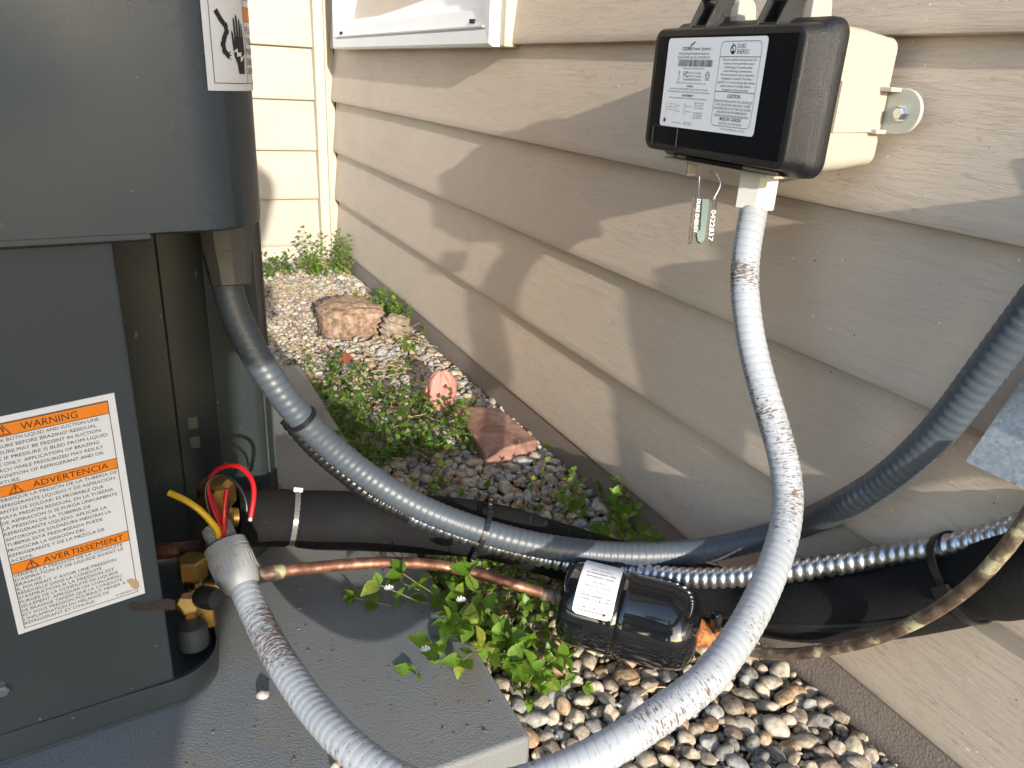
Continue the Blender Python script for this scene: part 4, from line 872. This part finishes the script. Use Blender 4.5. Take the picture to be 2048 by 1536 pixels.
# ================================================================== SEAL TAG
seal = thing('meter_seal', 'clear plastic seal tag with a green insert hanging on a wire under the box', 'seal', (.42, .52, .40))
TLs, TRs, BRs, BLs = at(1391,362,.598), at(1437,366,.598), at(1423,494,.600), at(1377,487,.600)
su = (TRs-TLs); sv_ = (BLs-TLs); sn = su.cross(sv_).normalized(); sn = -sn if sn.x > 0 else sn
def smap(u, v, off=0): return TLs+su*u+sv_*v+sn*off      # v down
def slab(u0, v0, u1, v1, n0, n1): return [smap(a, b, n) for n in (n0, n1) for a, b in ((u0,v0),(u1,v0),(u1,v1),(u0,v1))]
BF = [(0,3,2,1),(4,5,6,7),(0,1,5,4),(1,2,6,5),(2,3,7,6),(3,0,4,7)]
mb = MB().add(slab(0, .25, .10, 1, -.004, .004), BF).add(slab(.90, .25, 1, 1, -.004, .004), BF).add(slab(.10, .25, .90, .985, -.004, -.0032), BF)
mb.build('housing', m_clear, seal, bevel=.0006)
gi = [(.36,.28),(.66,.28),(.66,.88),(.60,.95),(.50,.975),(.38,.955),(.30,.86),(.30,.80),(.42,.78)]
MB().loft([[smap(u, v, n) for u, v in gi] for n in (-.003, .002)]).build('green_insert', m_green, seal)
for s_, u0, v0 in (('DUKE ENERGY', .11, .30), ('0422837', .78, .45)):
    def tmap(a, b, off=0, u0=u0, v0=v0): L = sv_.length; return smap(u0+b/su.length, v0+a/L, .0042+off)
    printing('lettering', [('t', s_, 0, 0, .0028 if s_[0] == 'D' else .0036, 'l', .026 if s_[0] == 'D' else .024)], tmap, m_wink, seal, .0001)
tube('seal_wire', [smap(.22, .27), at(1398,372,.600), at(1399,352,.600)], .0005, m_bolt, seal, seg=8, step=.001)
tube('seal_wire', [at(1419,343,.602), at(1430,345,.599), at(1438,356,.598), at(1440,372,.598), smap(.86, .27)], .0005, m_bolt, seal, seg=8, step=.001)
# ================================================================== DISCONNECT (mostly out of frame)
dc = thing('disconnect_box', 'galvanised metal disconnect box on the wall at the right edge with its lower corner showing', 'electrical box', (.49, .1, .3))
MB().box((.452, -.06, .352), (.4975, .165, .485)).build('enclosure', m_galv, dc, bevel=.002)
g0, g1 = at(1930, 925, x=.462), at(2048, 770, x=.478); g1 = Vector((.482, .2555, .350))
mo('drop_cover', [(.462, .2612, .2865), (.462, .05, .2865), (.489, .05, .350), (.489, .2555, .350), (.4635, .2612, .2861), (.4635, .05, .2861), (.4905, .05, .3496), (.4905, .2555, .3496)], [(0,1,2,3),(7,6,5,4),(0,4,5,1),(1,5,6,2),(2,6,7,3),(3,7,4,0)], m_galv, dc)
MB().box((.492, .03, .345), (.4985, .215, .495)).build('mounting_flange', m_galv, dc, bevel=.001)
# ================================================================== STONES, BRICK, BAG
def lump(name, c, size, mat, seed, rz=0, rough_=.12, box=0.5, label=None, cat='rock'):
    import bmesh
    bm = bmesh.new(); bmesh.ops.create_icosphere(bm, subdivisions=5, radius=1); r = np.random.RandomState(seed)
    P = np.array([v.co[:] for v in bm.verts]); Fc = [tuple(v.index for v in f.verts) for f in bm.faces]; bm.free()
    Q = np.sign(P)*np.abs(P)**(1-box); D_ = np.zeros(len(P))
    for fq, am in ((2, .5), (4, .35), (8, .22), (16, .15), (30, .10)):
        for _ in range(3): k_ = r.normal(size=3)*fq; D_ += am/3*np.sin(P@k_+r.uniform(0, 6))
    Q = Q*(1+rough_*D_)[:, None]*np.array(size); ca, sa = math.cos(rz), math.sin(rz); Q = Q@np.array([[ca, sa, 0], [-sa, ca, 0], [0, 0, 1]])+np.array(c)
    o = mo(name, Q, Fc, mat, smooth=True); return tag(o, label, cat)
lump('rock', (.380, 1.478, .022), (.060, .052, .042), m_rock, 2, .15, .20, .45, 'large pinkish brown rock with a flat top lying on the gravel')
# ridged shell-like stone
o = lump('rock', (.4475, 1.395, .022), (.030, .026, .034), m_rock2, 9, .5, .18, .1, 'small rough ridged brown stone leaning near the wall beside the large rock')
for v in o.data.vertices:
    q = v.co-Vector((.4475, 1.395, .022)); s = 1+.10*math.sin((q.z+.35*q.x)*520); v.co = Vector((.4475, 1.395, .022))+q*s
# brick
bc = [at(905,812,z=.027), at(1000,815,z=.027), at(1076,880,z=.027), at(972,906,z=.027)]
mb = MB(); mb.loft([[Vector((p.x, p.y, -.01)) for p in bc[::-1]], [Vector((p.x, p.y, p.z)) for p in bc[::-1]]])
tag(mb.build('brick', m_brick, bevel=.003, seg=2), 'reddish clay brick half buried in gravel by the wall', 'brick')
# pink bag
def bag():
    V = []; Fc = []; base = at(905, 812, z=.02); r = random.Random(8); nA, nH = 40, 18
    for j in range(nH+1):
        t = j/nH; rad = .0215*(1-abs(1.75*t-.80)**3)**.6*(1-.15*t)+.001
        for i in range(nA):
            a = 2*math.pi*i/nA; cr = 1+.16*math.sin(5*a+3*t)+.10*math.sin(11*a-5*t)+.05*math.sin(23*a+9*t)
            V.append((base.x-.012+rad*cr*math.cos(a)*1.05, base.y+.02+rad*cr*math.sin(a)*.7, base.z-.01+t*.062+.003*math.sin(7*a)))
    for j in range(nH):
        for i in range(nA): Fc.append((j*nA+i, j*nA+(i+1) % nA, (j+1)*nA+(i+1) % nA, (j+1)*nA+i))
    Fc.append(tuple(nH*nA+i for i in range(nA)))
    return mo('plastic_bag', V, Fc, m_bag, smooth=True)
tag(bag(), 'crumpled translucent pink plastic bag standing up behind the brick', 'plastic bag')
# pebble lying alone on the pad
pp_ = at(526, 688+703-3, z=.054); me = meshes[2]; o = bpy.data.objects.new('pebble', me.copy()); COL.objects.link(o); o.location = pp_; o.scale = (.0052, .0042, .0040); o.rotation_euler = (0, 0, .2)
tag(o, 'single small cream pebble lying on the grey pad beside the white conduit', 'pebble')
o = bpy.data.objects.new('pebble', meshes[5].copy()); COL.objects.link(o); o.location = at(672, 1533, z=.053); o.scale = (.004, .0035, .003); tag(o, 'tiny pebble at the bottom edge of the pad', 'pebble')
# water drops and blisters on the pad
for px, py, r in ((600,1216,.0028),(602,1178,.0019),(569,1182,.0012),(597,1258,.0012),(640,1300,.001)):
    c = at(px, py, z=.0502); S_r = []
    for t_, z_ in ((1, 0), (.85, .35), (.5, .6), (.1, .7)): S_r.append([c+Vector((r*t_*math.cos(a*.5236), r*.8*t_*math.sin(a*.5236), z_*r*.5)) for a in range(12)])
    o = MB().loft(S_r).build('blister', m_pad, None, ang=80); par(o, pad)
# grit and crumbs blown onto the pad
def grit(name, region, n, z, seed, parent, mat):
    r = np.random.RandomState(seed); VV = []; FF = []; off = 0
    for i in range(n):
        x, y = region(r); s = r.uniform(.0003, .0011)
        if r.rand() < .06: s *= 1.9
        P = (I1[0]*np.array([s*r.uniform(.8, 1.8), s, s*.6]))@rot(r).T+np.array([x, y, z+s*.3]); VV.append(P); FF.append(I1[1]+off); off += len(P)
    return tag(big_mesh(name, np.vstack(VV), np.vstack(FF), mat, r.rand(off), parent), kind='stuff')
I1 = ico(1)
grit('grit', lambda r: (PADX1-.004-abs(r.normal(0, .09)), r.uniform(.375, .70)), 34, .0502, 81, pad, m_soil)
grit('crumbs', lambda r: (r.uniform(-.10, .16), r.uniform(.385, .56)), 60, .0502, 82, pad, m_soil)
# ================================================================== PLANTS
def leaf_geo(fold=.25, curl=.3, wide=.66):
    V = []; Fc = []
    prof = [(0, .05), (.08, .30), (.22, .50), (.42, .56), (.62, .46), (.82, .24), (1, .01)]
    for t, w in prof:
        w *= wide; zc_ = -curl*t*t*.35
        V += [(-w, t, zc_+fold*w), (0, t, zc_), (w, t, zc_+fold*w)]
    for i in range(6):
        a = i*3; Fc += [(a, a+1, a+4, a+3), (a+1, a+2, a+5, a+4)]
    return np.array(V), np.array(Fc)
LG = [leaf_geo(.25, .3), leaf_geo(.45, .6), leaf_geo(.1, -.2), leaf_geo(.35, 1.0, .7)]
leafmesh = []
for V, Fc in LG:
    me = bpy.data.meshes.new('leaf'); me.from_pydata([tuple(v) for v in V], [], [tuple(int(i) for i in f) for f in Fc]); me.polygons.foreach_set('use_smooth', [True]*len(me.polygons)); me.materials.append(m_leafb); leafmesh.append(me)
def orient(d, upv, roll=0):
    d = Vector(d).normalized(); x = d.cross(Vector(upv)).normalized(); z = x.cross(d)
    return Matrix((x, d, z)).transposed()@Matrix.Rotation(roll, 3, 'Y')
def stem_pts(base, dirv, L, droop, r, n=7):
    P = [Vector(base)]; d = Vector(dirv).normalized()
    for i in range(n):
        P.append(P[-1]+d*L/n); d = (d+Vector((r.uniform(-.18,.18), r.uniform(-.18,.18), -droop/n+r.uniform(-.05,.05)))).normalized()
    return P
def tubes_mesh(paths, r0):
    mb = MB()
    for P in paths:
        T, X, Y, S = frames(P); n = len(P)
        mb.loft([[P[i]+(X[i]*math.cos(a*2.094)+Y[i]*math.sin(a*2.094))*r0*(1-.5*i/n) for a in range(3)] for i in range(n)])
    return mb
def plant(label, stems, leaf_len, seed, mat, individual=False, r0=.0007, flowers=(), spacing=.014, name='weed', group=None, node=2, top_boost=1.0, cat='plant'):
    r = random.Random(seed); root = thing(name, label, cat, stems[0][0], group); paths = []; LV = []; LF = []; LR = []; off = 0; cnt = 0
    for base, dirv, L, droop in stems:
        P = stem_pts(base, dirv, L, droop, r); paths.append(P); k_ = max(2, int(L/spacing))
        for j in range(1, k_+1):
            t = j/k_; f = t*(len(P)-1); i = min(int(f), len(P)-2); c = P[i].lerp(P[i+1], f-i); d = (P[i+1]-P[i]).normalized(); a0 = (j % 2)*1.57+r.uniform(-.4, .4)
            side = d.cross(Vector((0, 0, 1))); side = side.normalized() if side.length > .01 else Vector((1, 0, 0)); upd = side.cross(d).normalized()
            nl = 4 if j == k_ else node
            for q in range(nl):
                a = a0+2*math.pi*q/nl; out = side*math.cos(a)+upd*math.sin(a); ld = out*1.0+d*(.35 if j < k_ else .7)+Vector((0, 0, .25)); s = leaf_len*r.uniform(.55, 1.15)*(1-.35*t if j < k_ else .75)*top_boost
                Rm = orient(ld, (0, 0, 1), r.uniform(-.5, .5)); g = r.randrange(4)
                if individual and cnt < 290:
                    o = bpy.data.objects.new('leaf', leafmesh[g]); COL.objects.link(o); o.parent = root; Mx = (Rm*s).to_4x4(); Mx = (Matrix.Scale(s, 3)@Rm).to_4x4(); Mx.translation = c-root.location; o.matrix_local = Mx; cnt += 1
                else:
                    V, Fc = LG[g]; P_ = V*s@np.array(Rm).T+np.array(c); LV.append(P_); LF.append(Fc+off); off += len(P_); LR.append(np.full(len(P_), r.random()))
    o = tubes_mesh(paths, r0).build('stem', m_stem, root)
    if LV: tag(big_mesh('foliage', np.vstack(LV), np.vstack(LF), mat, np.concatenate(LR), root), kind='stuff')
    for c in flowers:
        mb = MB(); c = Vector(c)
        for q in range(10):
            a = q*.6283; e = Vector((math.cos(a), math.sin(a)*.7, .5)).normalized(); s = e.cross(Vector((0, 0, 1))).normalized()*.0008; mb.add([c-s*.4, c+s*.4, c+e*.0042+s, c+e*.0046, c+e*.0042-s], [(0,1,2,3,4)])
        mb.build('flower', m_petal, root, smooth=False)
    return root
def clump_stems(cx_, cy_, rx, ry, n, L, seed, z=.004, spread=.8, lift=.8, droop=.6):
    r = random.Random(seed); out = []
    for i in range(n):
        a = r.uniform(0, 6.283); q = math.sqrt(r.random()); out.append(((cx_+rx*q*math.cos(a), cy_+ry*q*math.sin(a), z), (math.cos(a)*spread*(q+.2)+r.uniform(-.3,.3), math.sin(a)*spread*(q+.2)+r.uniform(-.3,.3), lift*r.uniform(.6, 1.3)), L*r.uniform(.6, 1.3), droop*r.uniform(.4, 1.6)))
    return out
# 1: foreground chickweed spilling over the pad edge
def to(a, b): return (Vector(b)-Vector(a))
fg = []
root0 = Vector((.262, .500, .01))
for tgt in (at(745,1200,z=.075), at(790,1160,z=.085), at(850,1262,z=.078), at(905,1280,z=.07), at(856,1335,z=.062), at(800,1215,z=.08), at(880,1200,z=.085), at(935,1235,z=.07), at(830,1170,z=.09), at(870,1240,z=.08), at(900,1160,z=.1), at(960,1180,z=.09)):
    d = to(root0, tgt); fg.append((root0+Vector((random.uniform(-.01,.01), random.uniform(-.01,.02), 0)), d+Vector((0,0,.02)), d.length*1.05, .45))
P1 = plant('bright chickweed with white star flowers sprawling over the pad edge by the filter drier', fg, .023, 3, m_leafb, True, .0009, [at(851,1302,.60), at(922,1203,.62), at(778,1180,.63)], .019)
plant('dense chickweed mat filling the gap between pad and filter drier below the copper pipe', clump_stems(.285, .535, .045, .075, 70, .050, 5, lift=.9), .014, 6, m_leafb, True, .0007, (), .016)
plant('small upright chickweed shoot at the pad edge among pale pebbles', [((.250,.452,.005), (-.1,.0,1), .035, .2), ((.252,.455,.005), (.3,.2,.9), .04, .3), ((.256,.450,.005), (.25,-.25,.7), .035, .3)], .025, 8, m_leafb, True, .0008, (), .018)
plant('little chickweed sprig growing up through pebbles beneath the filter drier', [((.284,.462,.005), (.1,-.1,1), .035, .3), ((.290,.458,.005), (.4,-.1,.7), .035, .4), ((.296,.47,.005), (.6,.2,.6), .035, .4)], .018, 9, m_leafb, True, .0008, (), .016)
plant('leafy green weed patch between the foam pipe and the grey conduit', clump_stems(.262, .71, .03, .08, 26, .05, 15), .015, 16, m_leafb, False, .0007, (), .013)
# 2: clump beyond the pad
plant('clump of small leaved chickweed on the gravel beside the grey conduit', clump_stems(.300, .985, .075, .11, 125, .05, 21, lift=1.1), .012, 22, m_leaf, False, .0006, (), .010)
plant('thin chickweed runner reaching from the big clump toward the brick', clump_stems(.375, .965, .035, .06, 18, .05, 23, lift=.6), .012, 24, m_leaf, False, .0006, (), .012)
plant('bright sprig of chickweed over the corner of the brick', [((.385,.93,.005), (.5,-.1,.8), .06, .6), ((.385,.93,.005), (.2,-.3,.9), .05, .5), ((.388,.93,.005), (-.1,.2,.9), .05, .5)], .016, 25, m_leafb, False, .0008, (), .012)
# 3
plant('bright green weeds against the wall just behind the foam pipe', clump_stems(.475, .665, .022, .055, 22, .05, 31, lift=1.0), .017, 32, m_leafb, False, .0008, (), .013)
plant('single thin upright weed in the pebbles left of the weeds by the wall', [((.425,.735,.005), (.05,.05,1), .07, .1), ((.415,.735,.005), (-.2,0,1), .04, .2)], .013, 33, m_leafb, False, .0006, (), .016)
plant('sparse seedlings poking up behind the foam pipe near the conduit', clump_stems(.385, .745, .02, .02, 5, .035, 34), .013, 35, m_leaf, False, .0006, (), .012)
# 4 further back
plant('low weeds with dry stems at the tip of the pad', clump_stems(.268, 1.21, .035, .05, 26, .04, 41, lift=.7), .011, 42, m_leaf, False, .0006, (), .011)
plant('wispy weeds and dry stalks in the middle of the gravel', clump_stems(.345, 1.18, .05, .06, 18, .045, 43, lift=.6), .009, 44, m_leaf, False, .0005, (), .012)
plant('bright bushy weed growing by the wall beside the large rock', clump_stems(.463, 1.53, .028, .055, 60, .055, 51, lift=1.3), .013, 52, m_leafb, False, .0006, (), .010)
plant('little weeds around the small ridged stone', clump_stems(.462, 1.34, .02, .035, 14, .035, 53), .010, 54, m_leafb, False, .0005, (), .010)
plant('tall pale weed in the corner where the two walls meet', clump_stems(.440, 1.93, .045, .05, 34, .10, 61, lift=1.8), .015, 62, m_leafb, False, .0007, (), .014)
plant('low green weeds along the foot of the cream wall', clump_stems(.335, 1.95, .055, .04, 40, .05, 63, lift=1.0), .014, 64, m_leaf, False, .0006, (), .012)
# straw and twigs
def straw(label, cx_, cy_, rx, ry, n, seed, L=.05):
    r = random.Random(seed); paths = []
    for i in range(n):
        a = r.uniform(0, 6.28); c = Vector((cx_+r.uniform(-rx, rx), cy_+r.uniform(-ry, ry), .016+r.uniform(0, .006))); d = Vector((math.cos(a), math.sin(a), r.uniform(-.1, .3)))
        paths.append(stem_pts(c, d, L*r.uniform(.4, 1.2), .3, r, 5))
    return tag(tubes_mesh(paths, .0009).build('dry_straw', m_straw), kind='stuff')
straw('', .33, .46, .09, .07, 9, 76, .03); straw('', .30, 1.75, .08, .08, 40, 71); straw('', .355, 1.25, .08, .10, 26, 72); straw('', .455, 1.37, .02, .05, 10, 73, .07); straw('', .26, 1.16, .04, .05, 10, 74); straw('', .30, .98, .09, .12, 26, 75)
dlf = at(690, 722, z=.022)
tag(mo('dead_leaf', [dlf+Vector(p) for p in ((-.014,0,.002),(0,-.010,.0),(.014,0,.004),(.002,.006,.016),(-.004,.012,.01))], [(0,1,3),(1,2,3),(0,3,4)], m_deadleaf), 'curled dark red dead leaf lying on the gravel', 'leaf')
# ================================================================== PHOTOGRAPHER (behind the camera, casts the shade on the unit)
def skin_body(name, verts, edges, radii, mat, parent, root=0, sub=2):
    me = bpy.data.meshes.new(name); me.from_pydata([tuple(v) for v in verts], edges, []); me.materials.append(mat); o = bpy.data.objects.new(name, me); COL.objects.link(o)
    md = o.modifiers.new('skin', 'SKIN'); md.use_smooth_shade = True
    for i, r in enumerate(radii): me.skin_vertices[0].data[i].radius = (r, r) if not isinstance(r, tuple) else r
    me.skin_vertices[0].data[root].use_root = True
    o.modifiers.new('sub', 'SUBSURF').levels = sub; o.modifiers['sub'].render_levels = sub; par(o, parent); return o
m_shirt = speckled('navy_shirt', (.02, .035, .08), .9, amount=.9, bump=.5, bscale=300); m_skin = M_('skin', (.45, .27, .19), .5)
ph = thing('person', 'person in a navy shirt crouching behind the camera with both hands raised', 'person', (-.3, -.7, -.02))
bv = [(-.295,-.85,.43),(-.285,-.78,.64),(-.23,-.68,.88),(-.18,-.62,1.00),(-.17,-.58,1.08),(-.38,-.64,.96),(-.42,-.45,.72),(-.12,-.16,.52),(-.05,-.60,.94),(-.07,-.42,.72),(-.02,-.16,.50),(-.36,-.76,.48),(-.37,-.50,.50),(-.40,-.66,.06),(-.40,-.54,.0),(-.24,-.76,.48),(-.21,-.50,.50),(-.24,-.68,.06),(-.24,-.56,.0)]
be = [(0,1),(1,2),(2,3),(3,4),(3,5),(5,6),(6,7),(3,8),(8,9),(9,10),(0,11),(11,12),(12,13),(13,14),(0,15),(15,16),(16,17),(17,18)]
br = [.18,.165,.16,.10,.055,.07,.045,.03,.06,.04,.028,.12,.10,.055,.04,.12,.10,.055,.04]
skin_body('clothed_body', bv, be, br, m_shirt, ph)
skin_body('head', [(-.17,-.58,1.08),(-.155,-.545,1.15),(-.14,-.52,1.22),(-.135,-.50,1.27)], [(0,1),(1,2),(2,3)], [.05,.07,.09,.06], m_skin, ph)
ph2 = MB().box((-.12, -.105, .475), (.035, -.095, .553)).build('phone', m_blk, None, bevel=.003); tag(ph2, 'dark smartphone held up behind the camera', 'phone')
